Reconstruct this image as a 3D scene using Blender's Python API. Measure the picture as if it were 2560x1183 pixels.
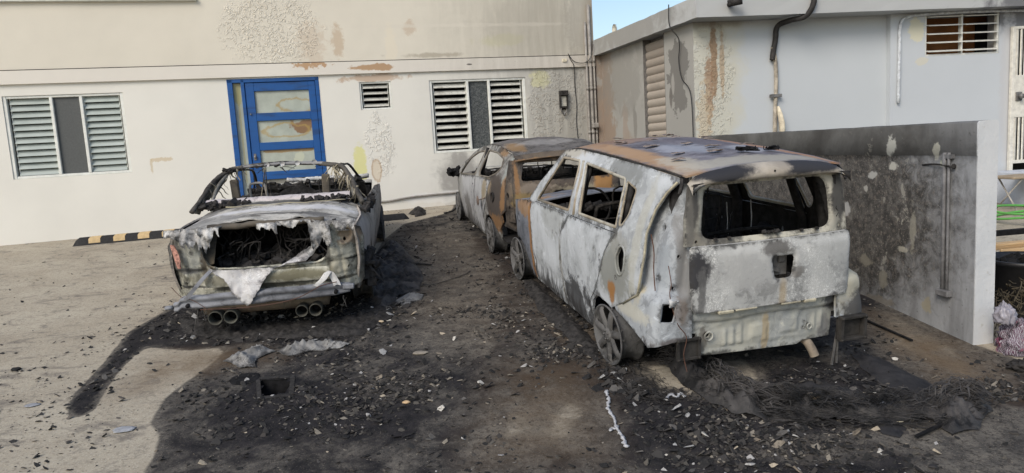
import bpy, math, random, numpy as np
from mathutils import Vector, Matrix, noise, geometry
C = bpy.context.scene
for o in list(bpy.data.objects): bpy.data.objects.remove(o)
R_ = math.radians
# ---------------------------------------------------------------- camera
CO = Vector((0, 0, 2.1238)); F_PX = 1776.4
FW = Vector((0, .99209098, -.12552085)); RT = Vector((.99824372, -.00743595, -.05877224)); UP = Vector((.05924077, .1253004, .9903486))
cam = bpy.data.cameras.new('camera'); co = bpy.data.objects.new('camera', cam); C.collection.objects.link(co)
co.matrix_world = Matrix(((RT.x, UP.x, -FW.x, CO.x), (RT.y, UP.y, -FW.y, CO.y), (RT.z, UP.z, -FW.z, CO.z), (0, 0, 0, 1)))
cam.sensor_width = 36; cam.lens = F_PX / 2560 * 36; cam.clip_start = .05; cam.clip_end = 500
C.camera = co
# ---------------------------------------------------------------- sky, sun, exposure
SUN_EL, SUN_AZ = 38, 212          # azimuth from +Y, clockwise
w = bpy.data.worlds.new('World'); C.world = w; w.use_nodes = True
nt = w.node_tree; sky = nt.nodes.new('ShaderNodeTexSky'); sky.sky_type = 'NISHITA'; sky.sun_disc = False
sky.sun_elevation = R_(SUN_EL); sky.sun_rotation = R_(SUN_AZ); sky.air_density = 1.1; sky.dust_density = 1.6; sky.ozone_density = 1.0
bg = nt.nodes['Background']; nt.links.new(sky.outputs[0], bg.inputs[0]); bg.inputs[1].default_value = .112
sl = bpy.data.lights.new('sun', 'SUN'); sl.energy = 1.55; sl.angle = R_(28); sl.color = (1, .92, .80)
so = bpy.data.objects.new('sun', sl); C.collection.objects.link(so)
a, e = R_(SUN_AZ), R_(SUN_EL)
sd = Vector((math.sin(a) * math.cos(e), math.cos(a) * math.cos(e), math.sin(e)))
so.rotation_euler = sd.to_track_quat('Z', 'Y').to_euler(); so.location = (0, 0, 12)
C.view_settings.view_transform = 'Standard'; C.view_settings.look = 'None'; C.view_settings.gamma = 1
C.view_settings.exposure = 0.62
C.render.engine = 'CYCLES'
# ---------------------------------------------------------------- ground plane and world helpers
GX, GY = -.011094, .089539
def gz(x, y):
    yy = max(min(y, 13.2), -3.0)
    return GX * max(min(x, 12), -12) + GY * yy
def ray(px, py): return (FW * F_PX + RT * (px - 1280) + UP * (591.6 - py)) / F_PX
def G(px, py, up=0.0):
    """world point of the driveway seen at a photo pixel"""
    d = ray(px, py); t = (-CO.z + up) / (d.z - GX * d.x - GY * d.y)
    P = CO + d * t; return P
rnd = random.Random(11)
def nz(v, s=1.0, o=0.0): return noise.noise(Vector(v) * s + Vector((o, o * 1.7, o * .3)))
def fz(v, s=1.0, o=0.0, oct=4): return noise.fractal(Vector(v) * s + Vector((o, o * 1.7, o * .3)), 1.0, 2.0, oct)
def lerp(a, b, t): return a + (b - a) * t
def sstep(a, b, x):
    t = max(0, min(1, (x - a) / (b - a))); return t * t * (3 - 2 * t)
def itp(tab, x):
    if x <= tab[0][0]: return tab[0][1]
    for (a, b), (c, d) in zip(tab, tab[1:]):
        if x <= c:
            t = (x - a) / (c - a); t = t * t * (3 - 2 * t) * .5 + t * .5; return b + (d - b) * t
    return tab[-1][1]
# ---------------------------------------------------------------- object helpers
def tag(o, label=None, cat=None, group=None, kind=None):
    if label: o['label'] = label
    if cat: o['category'] = cat
    if group: o['group'] = group
    if kind: o['kind'] = kind
    return o
def empty(name, loc=(0, 0, 0), rz=0.0, mat=None):
    o = bpy.data.objects.new(name, None); C.collection.objects.link(o)
    if mat is not None: o.matrix_world = mat
    else: o.location = loc; o.rotation_euler = (0, 0, rz)
    return o
def ground_mat(x, y, yaw, tilt=True):
    n = Vector((-GX, -GY, 1)).normalized() if tilt else Vector((0, 0, 1))
    a_ = Vector((math.cos(yaw), math.sin(yaw), GX * math.cos(yaw) + GY * math.sin(yaw))) if tilt else Vector((math.cos(yaw), math.sin(yaw), 0))
    a_.normalize(); b_ = n.cross(a_); z = GX * x + GY * y
    return Matrix(((a_.x, b_.x, n.x, x), (a_.y, b_.y, n.y, y), (a_.z, b_.z, n.z, z), (0, 0, 0, 1)))
class MB:
    def __init__(s): s.v = []; s.f = []; s.m = []; s.sm = []; s.e = {}
    def add(s, vs, fs, mi=0, smooth=True):
        b = len(s.v); s.v += [tuple(p) for p in vs]
        for f in fs: s.f.append(tuple(b + i for i in f)); s.m.append(mi); s.sm.append(smooth)
        return s
    def box(s, c, d, rot=None, mi=0, bev=0.0):
        c = Vector(c); hx, hy, hz = d[0] / 2, d[1] / 2, d[2] / 2
        rm = rot if isinstance(rot, Matrix) else (Matrix.Rotation(rot, 3, 'Z') if rot else Matrix.Identity(3))
        b = min(bev, hx * .9, hy * .9, hz * .9)
        if b <= 0:
            vs = [c + rm @ Vector((x, y, z)) for x in (-hx, hx) for y in (-hy, hy) for z in (-hz, hz)]
            return s.add(vs, [(0, 1, 3, 2), (4, 6, 7, 5), (0, 4, 5, 1), (2, 3, 7, 6), (0, 2, 6, 4), (1, 5, 7, 3)], mi, False)
        vs = []; idx = {}
        for sx in (-1, 1):
            for sy in (-1, 1):
                for sz in (-1, 1):
                    for ax in range(3):
                        p = [sx * (hx - b), sy * (hy - b), sz * (hz - b)]; p[ax] = (sx * hx, sy * hy, sz * hz)[ax]
                        idx[(sx, sy, sz, ax)] = len(vs); vs.append(c + rm @ Vector(p))
        fs = []
        def q(l):
            P = [vs[i] for i in l]; n = (P[1] - P[0]).cross(P[2] - P[0]); m = sum(P, Vector()) / len(P) - c
            fs.append(tuple(l) if n.dot(m) > 0 else tuple(l[::-1]))
        S = (-1, 1)
        for ax in range(3):
            o1, o2 = [k for k in range(3) if k != ax]
            for sg in S:
                l = []
                for a_, b_ in ((-1, -1), (1, -1), (1, 1), (-1, 1)):
                    k = [0, 0, 0]; k[ax] = sg; k[o1] = a_; k[o2] = b_; l.append(idx[(*k, ax)])
                q(l)
            for a_ in S:
                for b_ in S:
                    k0 = [0, 0, 0]; k0[ax] = -1; k0[o1] = a_; k0[o2] = b_; k1 = list(k0); k1[ax] = 1
                    q([idx[(*k0, o1)], idx[(*k0, o2)], idx[(*k1, o2)], idx[(*k1, o1)]])
        for k in [(x, y, z) for x in S for y in S for z in S]: q([idx[(*k, 0)], idx[(*k, 1)], idx[(*k, 2)]])
        return s.add(vs, fs, mi, False)
    def tube(s, pts, r, seg=8, mi=0, caps=True, closed=False, flat=1.0, jit=0.0, upv=None):
        pts = [Vector(p) for p in pts]; n = len(pts); rs = r if isinstance(r, (list, tuple)) else [r] * n
        vs = []; prev = None
        for i, p in enumerate(pts):
            if closed: t = pts[(i + 1) % n] - pts[i - 1]
            else: t = pts[min(i + 1, n - 1)] - pts[max(i - 1, 0)]
            if t.length < 1e-9: t = Vector((0, 0, 1))
            t.normalize()
            if prev is None:
                u = Vector(upv) if upv else (Vector((0, 0, 1)) if abs(t.z) < .9 else Vector((1, 0, 0)))
            else: u = prev
            u = (u - t * u.dot(t)); u.normalize(); prev = u; v = t.cross(u)
            for k in range(seg):
                a_ = 2 * math.pi * (k + .5) / seg; j = 1 + (jit * (rnd.random() - .5) * 2 if jit else 0)
                vs.append(p + (u * math.cos(a_) * flat + v * math.sin(a_)) * rs[i] * j)
        fs = []
        m = n if closed else n - 1
        for i in range(m):
            for k in range(seg):
                a0 = i * seg + k; a1 = i * seg + (k + 1) % seg; b0 = ((i + 1) % n) * seg + k; b1 = ((i + 1) % n) * seg + (k + 1) % seg
                fs.append((a0, a1, b1, b0))
        if caps and not closed: fs.append(tuple(range(seg))[::-1]); fs.append(tuple((n - 1) * seg + k for k in range(seg)))
        return s.add(vs, fs, mi, seg > 5)
    def lathe(s, prof, c=(0, 0, 0), ax='X', seg=28, mi=0, closed=False):
        c = Vector(c); vs = []
        for (r, h) in prof:
            for k in range(seg):
                a_ = 2 * math.pi * k / seg; p = (h, r * math.cos(a_), r * math.sin(a_))
                if ax == 'Y': p = (p[1], p[0], p[2])
                if ax == 'Z': p = (p[1], p[2], p[0])
                vs.append(c + Vector(p))
        fs = []; n = len(prof)
        for i in range(n if closed else n - 1):
            j = (i + 1) % n
            for k in range(seg): fs.append((i * seg + k, i * seg + (k + 1) % seg, j * seg + (k + 1) % seg, j * seg + k))
        return s.add(vs, fs, mi)
    def grid(s, P, thick=0.0, mi=0, mi2=None, nsign=1):
        """P[i][j] surface points; thick>0 gives an inner layer and rims"""
        ni, nj = len(P), len(P[0]); vs = [Vector(P[i][j]) for i in range(ni) for j in range(nj)]
        fs = [(i * nj + j, (i + 1) * nj + j, (i + 1) * nj + j + 1, i * nj + j + 1) for i in range(ni - 1) for j in range(nj - 1)]
        s._shell(vs, fs, thick, mi, mi2, nsign); return s
    def _shell(s, vs, fs, thick, mi, mi2, nsign, ed_=None):
        if ed_ is not None:
            b0 = len(s.v)
            for i, d in enumerate(ed_): s.e[b0 + i] = d; s.e[b0 + len(vs) + i] = d
        nrm = [Vector() for _ in vs]
        for f in fs:
            n = (vs[f[1]] - vs[f[0]]).cross(vs[f[2]] - vs[f[0]])
            for i in f: nrm[i] += n
        if nsign < 0: fs = [tuple(f[::-1]) for f in fs]; nrm = [-n for n in nrm]
        s.add(vs, fs, mi)
        if thick <= 0: return
        inn = [v - (n.normalized() if n.length > 0 else Vector((0, 0, 1))) * thick for v, n in zip(vs, nrm)]
        s.add(inn, [tuple(f[::-1]) for f in fs], mi if mi2 is None else mi2)
        ed = {}
        for f in fs:
            for k in range(len(f)):
                e_ = (f[k], f[(k + 1) % len(f)]); ed[e_] = 1
        rv = []; rf = []
        for (a_, b_) in ed:
            if (b_, a_) not in ed:
                b = len(rv); rv += [vs[a_], vs[b_], inn[b_], inn[a_]]; rf.append((b + 1, b, b + 3, b + 2))
        s.add(rv, rf, mi)
    def shell(s, outline, holes, fn, thick, res=.05, mi=0, mi2=None, nsign=1):
        """CDT fill of a 2-D outline with holes, mapped through fn(u,v)->3-D, given thickness"""
        lo = densify(outline, res); hs = [densify(h, min(res, .04)) for h in holes]
        pts = [Vector(p) for p in lo]; ed = [(i, (i + 1) % len(lo)) for i in range(len(lo))]
        for h in hs:
            b = len(pts); pts += [Vector(p) for p in h]; ed += [(b + i, b + (i + 1) % len(h)) for i in range(len(h))]
        A = np.array([tuple(p) for p in pts]); x0, y0 = A.min(0); x1, y1 = A.max(0)
        gx_ = np.arange(x0 + res * .5, x1, res); gy_ = np.arange(y0 + res * .5, y1, res)
        if len(gx_) and len(gy_):
            Q = np.array([(x + ((k % 2) * .5 - .25) * res, y) for k, y in enumerate(gy_) for x in gx_])
            ok = pip(lo, Q)
            for h in hs: ok &= ~pip(h, Q)
            Q = Q[ok]
            if len(Q):
                keep = np.ones(len(Q), bool)
                for p in A: keep &= ((Q - p) ** 2).sum(1) > (res * .45) ** 2
                Q = Q[keep]; pts += [Vector(q) for q in Q.tolist()]
        r = geometry.delaunay_2d_cdt(pts, ed, [], 0, 1e-6)
        V2 = [tuple(v) for v in r[0]]; T = [tuple(f) for f in r[2]]
        cen = np.array([[sum(V2[i][k] for i in t) / 3 for k in (0, 1)] for t in T])
        ok = pip(lo, cen)
        for h in hs: ok &= ~pip(h, cen)
        T = [t for t, k in zip(T, ok) if k]
        T = [t if (V2[t[1]][0]-V2[t[0]][0])*(V2[t[2]][1]-V2[t[0]][1]) > (V2[t[1]][1]-V2[t[0]][1])*(V2[t[2]][0]-V2[t[0]][0]) else t[::-1] for t in T]
        used = sorted({i for t in T for i in t}); mp = {i: k for k, i in enumerate(used)}
        vs = [Vector(fn(*V2[i])) for i in used]; T = [tuple(mp[i] for i in t) for t in T]
        ed_ = None
        if res < .08:
            U = np.array([V2[i] for i in used]); ed_ = np.full(len(U), 9.0)
            for q in [lo] + hs: ed_ = np.minimum(ed_, np.abs(sdist(q, U)))
        s._shell(vs, T, thick, mi, mi2, nsign, ed_); return s
    def build(s, name, mats, parent=None, attr=None):
        me = bpy.data.meshes.new(name); me.from_pydata(s.v, [], s.f); me.validate(clean_customdata=False)
        mats = mats if isinstance(mats, (list, tuple)) else [mats]
        for m in mats: me.materials.append(m)
        if len(me.polygons) == len(s.f):
            me.polygons.foreach_set('material_index', s.m); me.polygons.foreach_set('use_smooth', s.sm)
        else:
            for p in me.polygons: p.use_smooth = True
        if attr is not None and len(me.polygons) == len(s.f):
            ca = me.attributes.new('shade', 'FLOAT', 'FACE'); ca.data.foreach_set('value', attr)
        if len(me.vertices) == len(s.v):
            ea = me.attributes.new('edge', 'FLOAT', 'POINT'); ev = np.full(len(s.v), 1.0, np.float32)
            for i, d in s.e.items(): ev[i] = d
            ea.data.foreach_set('value', ev)
        me.update()
        o = bpy.data.objects.new(name, me); C.collection.objects.link(o)
        if parent is not None: o.parent = parent
        return o
def densify(poly, res):
    out = []
    for i, p in enumerate(poly):
        q = poly[(i + 1) % len(poly)]; L = math.dist(p, q); n = max(1, int(math.ceil(L / res)))
        for k in range(n): out.append((p[0] + (q[0] - p[0]) * k / n, p[1] + (q[1] - p[1]) * k / n))
    return out
def pip(poly, Q):
    x, y = Q[:, 0], Q[:, 1]; ins = np.zeros(len(Q), bool)
    for i in range(len(poly)):
        (x1, y1), (x2, y2) = poly[i - 1], poly[i]
        if y1 == y2: continue
        c = ((y1 > y) != (y2 > y)) & (x < (x2 - x1) * (y - y1) / (y2 - y1) + x1); ins ^= c
    return ins
def sdist(poly, Q):
    """signed distance, positive inside"""
    d = np.full(len(Q), 1e9)
    for i in range(len(poly)):
        a_ = np.array(poly[i - 1]); b_ = np.array(poly[i]); ab = b_ - a_; t = np.clip(((Q - a_) @ ab) / (ab @ ab + 1e-12), 0, 1)
        d = np.minimum(d, np.hypot(*(Q - a_ - t[:, None] * ab).T))
    return np.where(pip(poly, Q), d, -d)
def rnd_poly(poly, r, n=5):
    """round the corners of a polygon"""
    out = []
    for i in range(len(poly)):
        p0, p1, p2 = Vector(poly[i - 1]), Vector(poly[i]), Vector(poly[(i + 1) % len(poly)])
        a_, b_ = p0 - p1, p2 - p1; rr = min(r, a_.length * .45, b_.length * .45)
        A, B = p1 + a_.normalized() * rr, p1 + b_.normalized() * rr
        for k in range(n + 1):
            t = k / n; q = A * (1 - t) ** 2 + p1 * 2 * t * (1 - t) + B * t * t; out.append((q.x, q.y))
    return out
def spline(pts, n=8, closed=False):
    P = [Vector(p) for p in pts]; m = len(P); out = []
    for i in range(m if closed else m - 1):
        if closed: a_, b_, c_, d_ = P[i - 1], P[i], P[(i + 1) % m], P[(i + 2) % m]
        else: a_, b_, c_, d_ = P[max(i - 1, 0)], P[i], P[i + 1], P[min(i + 2, m - 1)]
        for k in range(n):
            t = k / n; out.append(.5 * ((2 * b_) + (c_ - a_) * t + (2 * a_ - 5 * b_ + 4 * c_ - d_) * t * t + (3 * b_ - a_ - 3 * c_ + d_) * t ** 3))
    if not closed: out.append(P[-1])
    return out
def ellipse(cx, cy, rx, ry, n=16): return [(cx + rx * math.cos(2 * math.pi * k / n), cy + ry * math.sin(2 * math.pi * k / n)) for k in range(n)]
# ---------------------------------------------------------------- material graph helper
class Gr:
    def __init__(s, name, rough=.8, spec=.3, metal=0.0):
        s.m = bpy.data.materials.new(name); s.m.use_nodes = True; s.t = s.m.node_tree; s.b = s.t.nodes['Principled BSDF']
        s.b.inputs['Roughness'].default_value = rough; s.b.inputs['Specular IOR Level'].default_value = spec; s.b.inputs['Metallic'].default_value = metal
        s.co = s.t.nodes.new('ShaderNodeTexCoord').outputs['Object']
    def L(s, a_, inp):
        if isinstance(a_, bpy.types.NodeSocket): s.t.links.new(a_, inp)
        elif isinstance(a_, tuple) and len(a_) == 3 and inp.type == 'RGBA': inp.default_value = (*a_, 1)
        else: inp.default_value = a_
    def noise(s, scale, detail=5, rough=.6, dist=0.0, vec=None):
        n = s.t.nodes.new('ShaderNodeTexNoise'); s.L(vec or s.co, n.inputs['Vector']); n.inputs['Scale'].default_value = scale
        n.inputs['Detail'].default_value = detail; n.inputs['Roughness'].default_value = rough; n.inputs['Distortion'].default_value = dist
        return n.outputs['Fac']
    def vor(s, scale, feat='F1', vec=None, rnd_=1.0, out='Distance'):
        n = s.t.nodes.new('ShaderNodeTexVoronoi'); n.feature = feat; s.L(vec or s.co, n.inputs['Vector']); n.inputs['Scale'].default_value = scale
        n.inputs['Randomness'].default_value = rnd_; return n.outputs[out]
    def scale(s, v3, loc=(0, 0, 0)):
        n = s.t.nodes.new('ShaderNodeMapping'); s.L(s.co, n.inputs['Vector']); n.inputs['Scale'].default_value = v3; n.inputs['Location'].default_value = loc; return n.outputs[0]
    def math(s, op, a_, b_=0.0, clamp=False):
        n = s.t.nodes.new('ShaderNodeMath'); n.operation = op; n.use_clamp = clamp; s.L(a_, n.inputs[0]); s.L(b_, n.inputs[1]); return n.outputs[0]
    def rng(s, v, a_, b_, c_=0.0, d_=1.0, smooth=True):
        n = s.t.nodes.new('ShaderNodeMapRange'); n.interpolation_type = 'SMOOTHSTEP' if smooth else 'LINEAR'; s.L(v, n.inputs[0])
        n.inputs[1].default_value = a_; n.inputs[2].default_value = b_; n.inputs[3].default_value = c_; n.inputs[4].default_value = d_; return n.outputs[0]
    def mix(s, f, a_, b_):
        n = s.t.nodes.new('ShaderNodeMix'); n.data_type = 'RGBA'; s.L(f, n.inputs[0]); s.L(a_, n.inputs[6]); s.L(b_, n.inputs[7]); return n.outputs[2]
    def xyz(s):
        n = s.t.nodes.new('ShaderNodeSeparateXYZ'); s.L(s.co, n.inputs[0]); return n.outputs
    def patch(s, c, r, soft=.3, amt=.5, sc=6.0, nzf=None):
        a_ = s.t.nodes.new('ShaderNodeVectorMath'); a_.operation = 'SUBTRACT'; s.L(s.co, a_.inputs[0]); a_.inputs[1].default_value = c
        d = s.t.nodes.new('ShaderNodeVectorMath'); d.operation = 'DIVIDE'; s.L(a_.outputs[0], d.inputs[0]); d.inputs[1].default_value = r
        l = s.t.nodes.new('ShaderNodeVectorMath'); l.operation = 'LENGTH'; s.L(d.outputs[0], l.inputs[0])
        nn = nzf if nzf is not None else s.noise(sc, 4, .6)
        v = s.math('ADD', l.outputs['Value'], s.math('MULTIPLY', s.math('SUBTRACT', nn, .5), amt * 4.5))
        return s.rng(v, 1 + soft / 2, 1 - soft / 2)
    def attr(s, name):
        n = s.t.nodes.new('ShaderNodeAttribute'); n.attribute_name = name; return n.outputs['Fac']
    def bump(s, h, strength=.4, dist=.01, prev=None):
        n = s.t.nodes.new('ShaderNodeBump'); n.inputs['Strength'].default_value = strength; n.inputs['Distance'].default_value = dist; s.L(h, n.inputs['Height'])
        if prev is not None: s.L(prev, n.inputs['Normal'])
        return n.outputs[0]
    def out(s, col, nrm=None, rough=None):
        s.L(col, s.b.inputs['Base Color'])
        if nrm is not None: s.L(nrm, s.b.inputs['Normal'])
        if rough is not None: s.L(rough, s.b.inputs['Roughness'])
        return s.m
def plain(name, col, rough=.7, var=.25, sc=20, spec=.3, bump=.2, metal=0.0, dist=.004):
    g = Gr(name, rough, spec, metal); n = g.noise(sc, 6, .65)
    dk = tuple(c * (1 - var) for c in col); lt = tuple(min(1, c * (1 + var)) for c in col)
    return g.out(g.mix(g.rng(n, .3, .7), dk, lt), g.bump(n, bump, dist))
def glass(name, col=(.8, .85, .85), rough=.05):
    g = Gr(name, rough, .5); g.b.inputs['Transmission Weight'].default_value = 0; return g.out(col)
# ================================================================ MATERIALS
BLACK = plain('soot_black', (.012, .012, .013), .9, .5, 14, .15, .6, dist=.01)
CHAR = plain('charred', (.03, .028, .027), .85, .6, 22, .25, .8, dist=.012)
DARKROOM = plain('dark_room', (.02, .02, .02), .95, .3, 3, .1)
ASH = plain('ash_white', (.42, .42, .42), .9, .35, 30, .1, 1.0, dist=.01)
WHITE_METAL = plain('white_aluminium', (.66, .67, .63), .5, .10, 9, .4)
GREYWIN = plain('dark_screen', (.085, .09, .09), .6, .12, 60, .3)
RUBBER = plain('rubber', (.02, .02, .021), .75, .3, 30, .3)
STEEL = plain('scorched_steel', (.16, .155, .15), .55, .45, 9, .5, .3, metal=.4)
def burnt(name, base, base2, soot=(.035, .034, .034), worm=.35, dirt=.35, patches=(), scale=1.0, lowsoot=None, bump=.35, streak=.3, edge=.8):
    """fire-bleached sheet metal: two base tones, worm-like flaking, speckle, then shaped patches (stains, painted shading)"""
    g = Gr(name, .72, .25)
    n1 = g.noise(2.3 * scale, 6, .62, .6); n2 = g.noise(9 * scale, 8, .7, .4); n3 = g.noise(38 * scale, 5, .7)
    c = g.mix(g.rng(n1, .36, .64), base, base2)
    wv = g.noise(26 * scale, 2, .5, 2.2); wm = g.rng(g.math('ABSOLUTE', g.math('SUBTRACT', wv, .5)), 0, .035, 1, 0)
    wz = g.rng(g.noise(3.1 * scale, 3, .5), .45, .6)
    c = g.mix(g.math('MULTIPLY', g.math('MULTIPLY', wm, wz), worm), c, tuple(min(.8, x * 1.5) for x in base))
    sp = g.rng(n2, .56, .70); c = g.mix(g.math('MULTIPLY', sp, dirt), c, tuple(x * .38 for x in base2))
    st = g.noise(5 * scale, 6, .65, .3, g.scale((3.2, 3.2, .55))); c = g.mix(g.math('MULTIPLY', g.rng(st, .56, .72), streak), c, (.10, .095, .085))
    fs = g.rng(n3, .62, .72); c = g.mix(g.math('MULTIPLY', fs, .5 * dirt + .1), c, soot)
    mo = g.noise(12 * scale, 9, .72, .8); c = g.mix(g.math('MULTIPLY', g.rng(g.math('ADD', g.math('MULTIPLY', mo, .6), g.math('MULTIPLY', n1, .4)), .52, .59), min(.85, dirt * .95)), c, tuple(x * .35 for x in base2))
    c = g.mix(g.math('MULTIPLY', g.rng(mo, .42, .34), .45), c, tuple(min(.75, x * 1.45) for x in base))
    nn = g.math('ADD', g.math('MULTIPLY', g.noise(6, 5, .65, .5), .68), g.math('MULTIPLY', g.noise(30, 5, .7), .32))
    for (pc, pr, col, so_, am, st_) in patches:
        m = g.patch(pc, pr, so_, am, nzf=nn); c = g.mix(g.math('MULTIPLY', m, st_), c, col)
    if lowsoot:
        z = g.xyz()[2]; v = g.math('ADD', z, g.math('MULTIPLY', g.math('SUBTRACT', st, .5), -.9))
        c = g.mix(g.rng(v, lowsoot[0], lowsoot[1], .92, 0), c, soot)
    if edge:
        ea = g.math('ADD', g.attr('edge'), g.math('MULTIPLY', g.math('SUBTRACT', nn, .5), .22)); c = g.mix(g.math('MULTIPLY', g.rng(ea, -.012, .022, 1, 0), edge), c, soot)
    b = g.bump(n2, bump, .006); b = g.bump(n1, .25, .03, b)
    return g.out(c, b)
def FP(s, z, r, col, soft=.7, amt=.6, st=.65): return ((s, 0, z), (r[0], 9, r[1]), col, soft, amt, st)
def plaster(name, base, patches=(), sootx=None, blisters=(), var=.06, corner=None):
    g = Gr(name, .85, .2); n1 = g.noise(.9, 5, .6); n2 = g.noise(14, 6, .65); n3 = g.noise(60, 4, .6)
    c = g.mix(g.rng(n1, .3, .7), tuple(x * (1 - var) for x in base), base)
    nn = g.noise(3.2, 6, .65, .4); hi = g.noise(11, 5, .7)
    st = g.noise(2.2, 6, .65, .2, g.scale((3.0, 3.0, .35)))
    X = g.xyz()
    if sootx:
        v = g.math('ADD', X[0], g.math('MULTIPLY', g.math('SUBTRACT', nn, .5), 1.8)); m = g.rng(v, sootx[0], sootx[1])
        m = g.math('MULTIPLY', m, g.rng(st, .30, .62, .45, 1)); c = g.mix(g.math('MULTIPLY', m, sootx[2]), c, sootx[3])
        sp = g.rng(g.noise(55, 3, .6), .66, .72); c = g.mix(g.math('MULTIPLY', g.math('MULTIPLY', sp, m), .7), c, (.13, .12, .10))
    h = n2
    bsum = None
    for (s_, z_, rx, rz, col, amount) in blisters:
        m = g.patch((s_, 0, z_), (rx, 9, rz), .35, .35, nzf=nn)
        vv = g.noise(15, 3, .55, 1.4); sz = g.noise(4, 3, .5); bl = g.rng(g.math('ADD', vv, g.math('MULTIPLY', g.math('SUBTRACT', sz, .5), .35)), .48, .64)
        bm = g.math('MULTIPLY', bl, m); bsum = bm if bsum is None else g.math('MAXIMUM', bsum, bm)
        c = g.mix(g.math('MULTIPLY', g.math('MULTIPLY', bm, g.rng(hi, .42, .60)), amount), c, col)
    for (pc, pr, col, so_, am, s2) in patches: c = g.mix(g.math('MULTIPLY', g.patch(pc, pr, so_, am, nzf=hi if pr[0] < .3 else nn), s2), c, col)
    if corner:
        m = g.rng(g.math('ADD', X[0], g.math('MULTIPLY', g.math('SUBTRACT', hi, .5), .25)), corner[0], corner[1]); c = g.mix(g.math('MULTIPLY', m, .75), c, corner[2])
    b = g.bump(n2, .12, .006); b = g.bump(n1, .15, .05, b); b = g.bump(n3, .10, .002, b)
    if bsum is not None: b = g.bump(bsum, .55, .02, b)
    return g.out(c, b)
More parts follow.
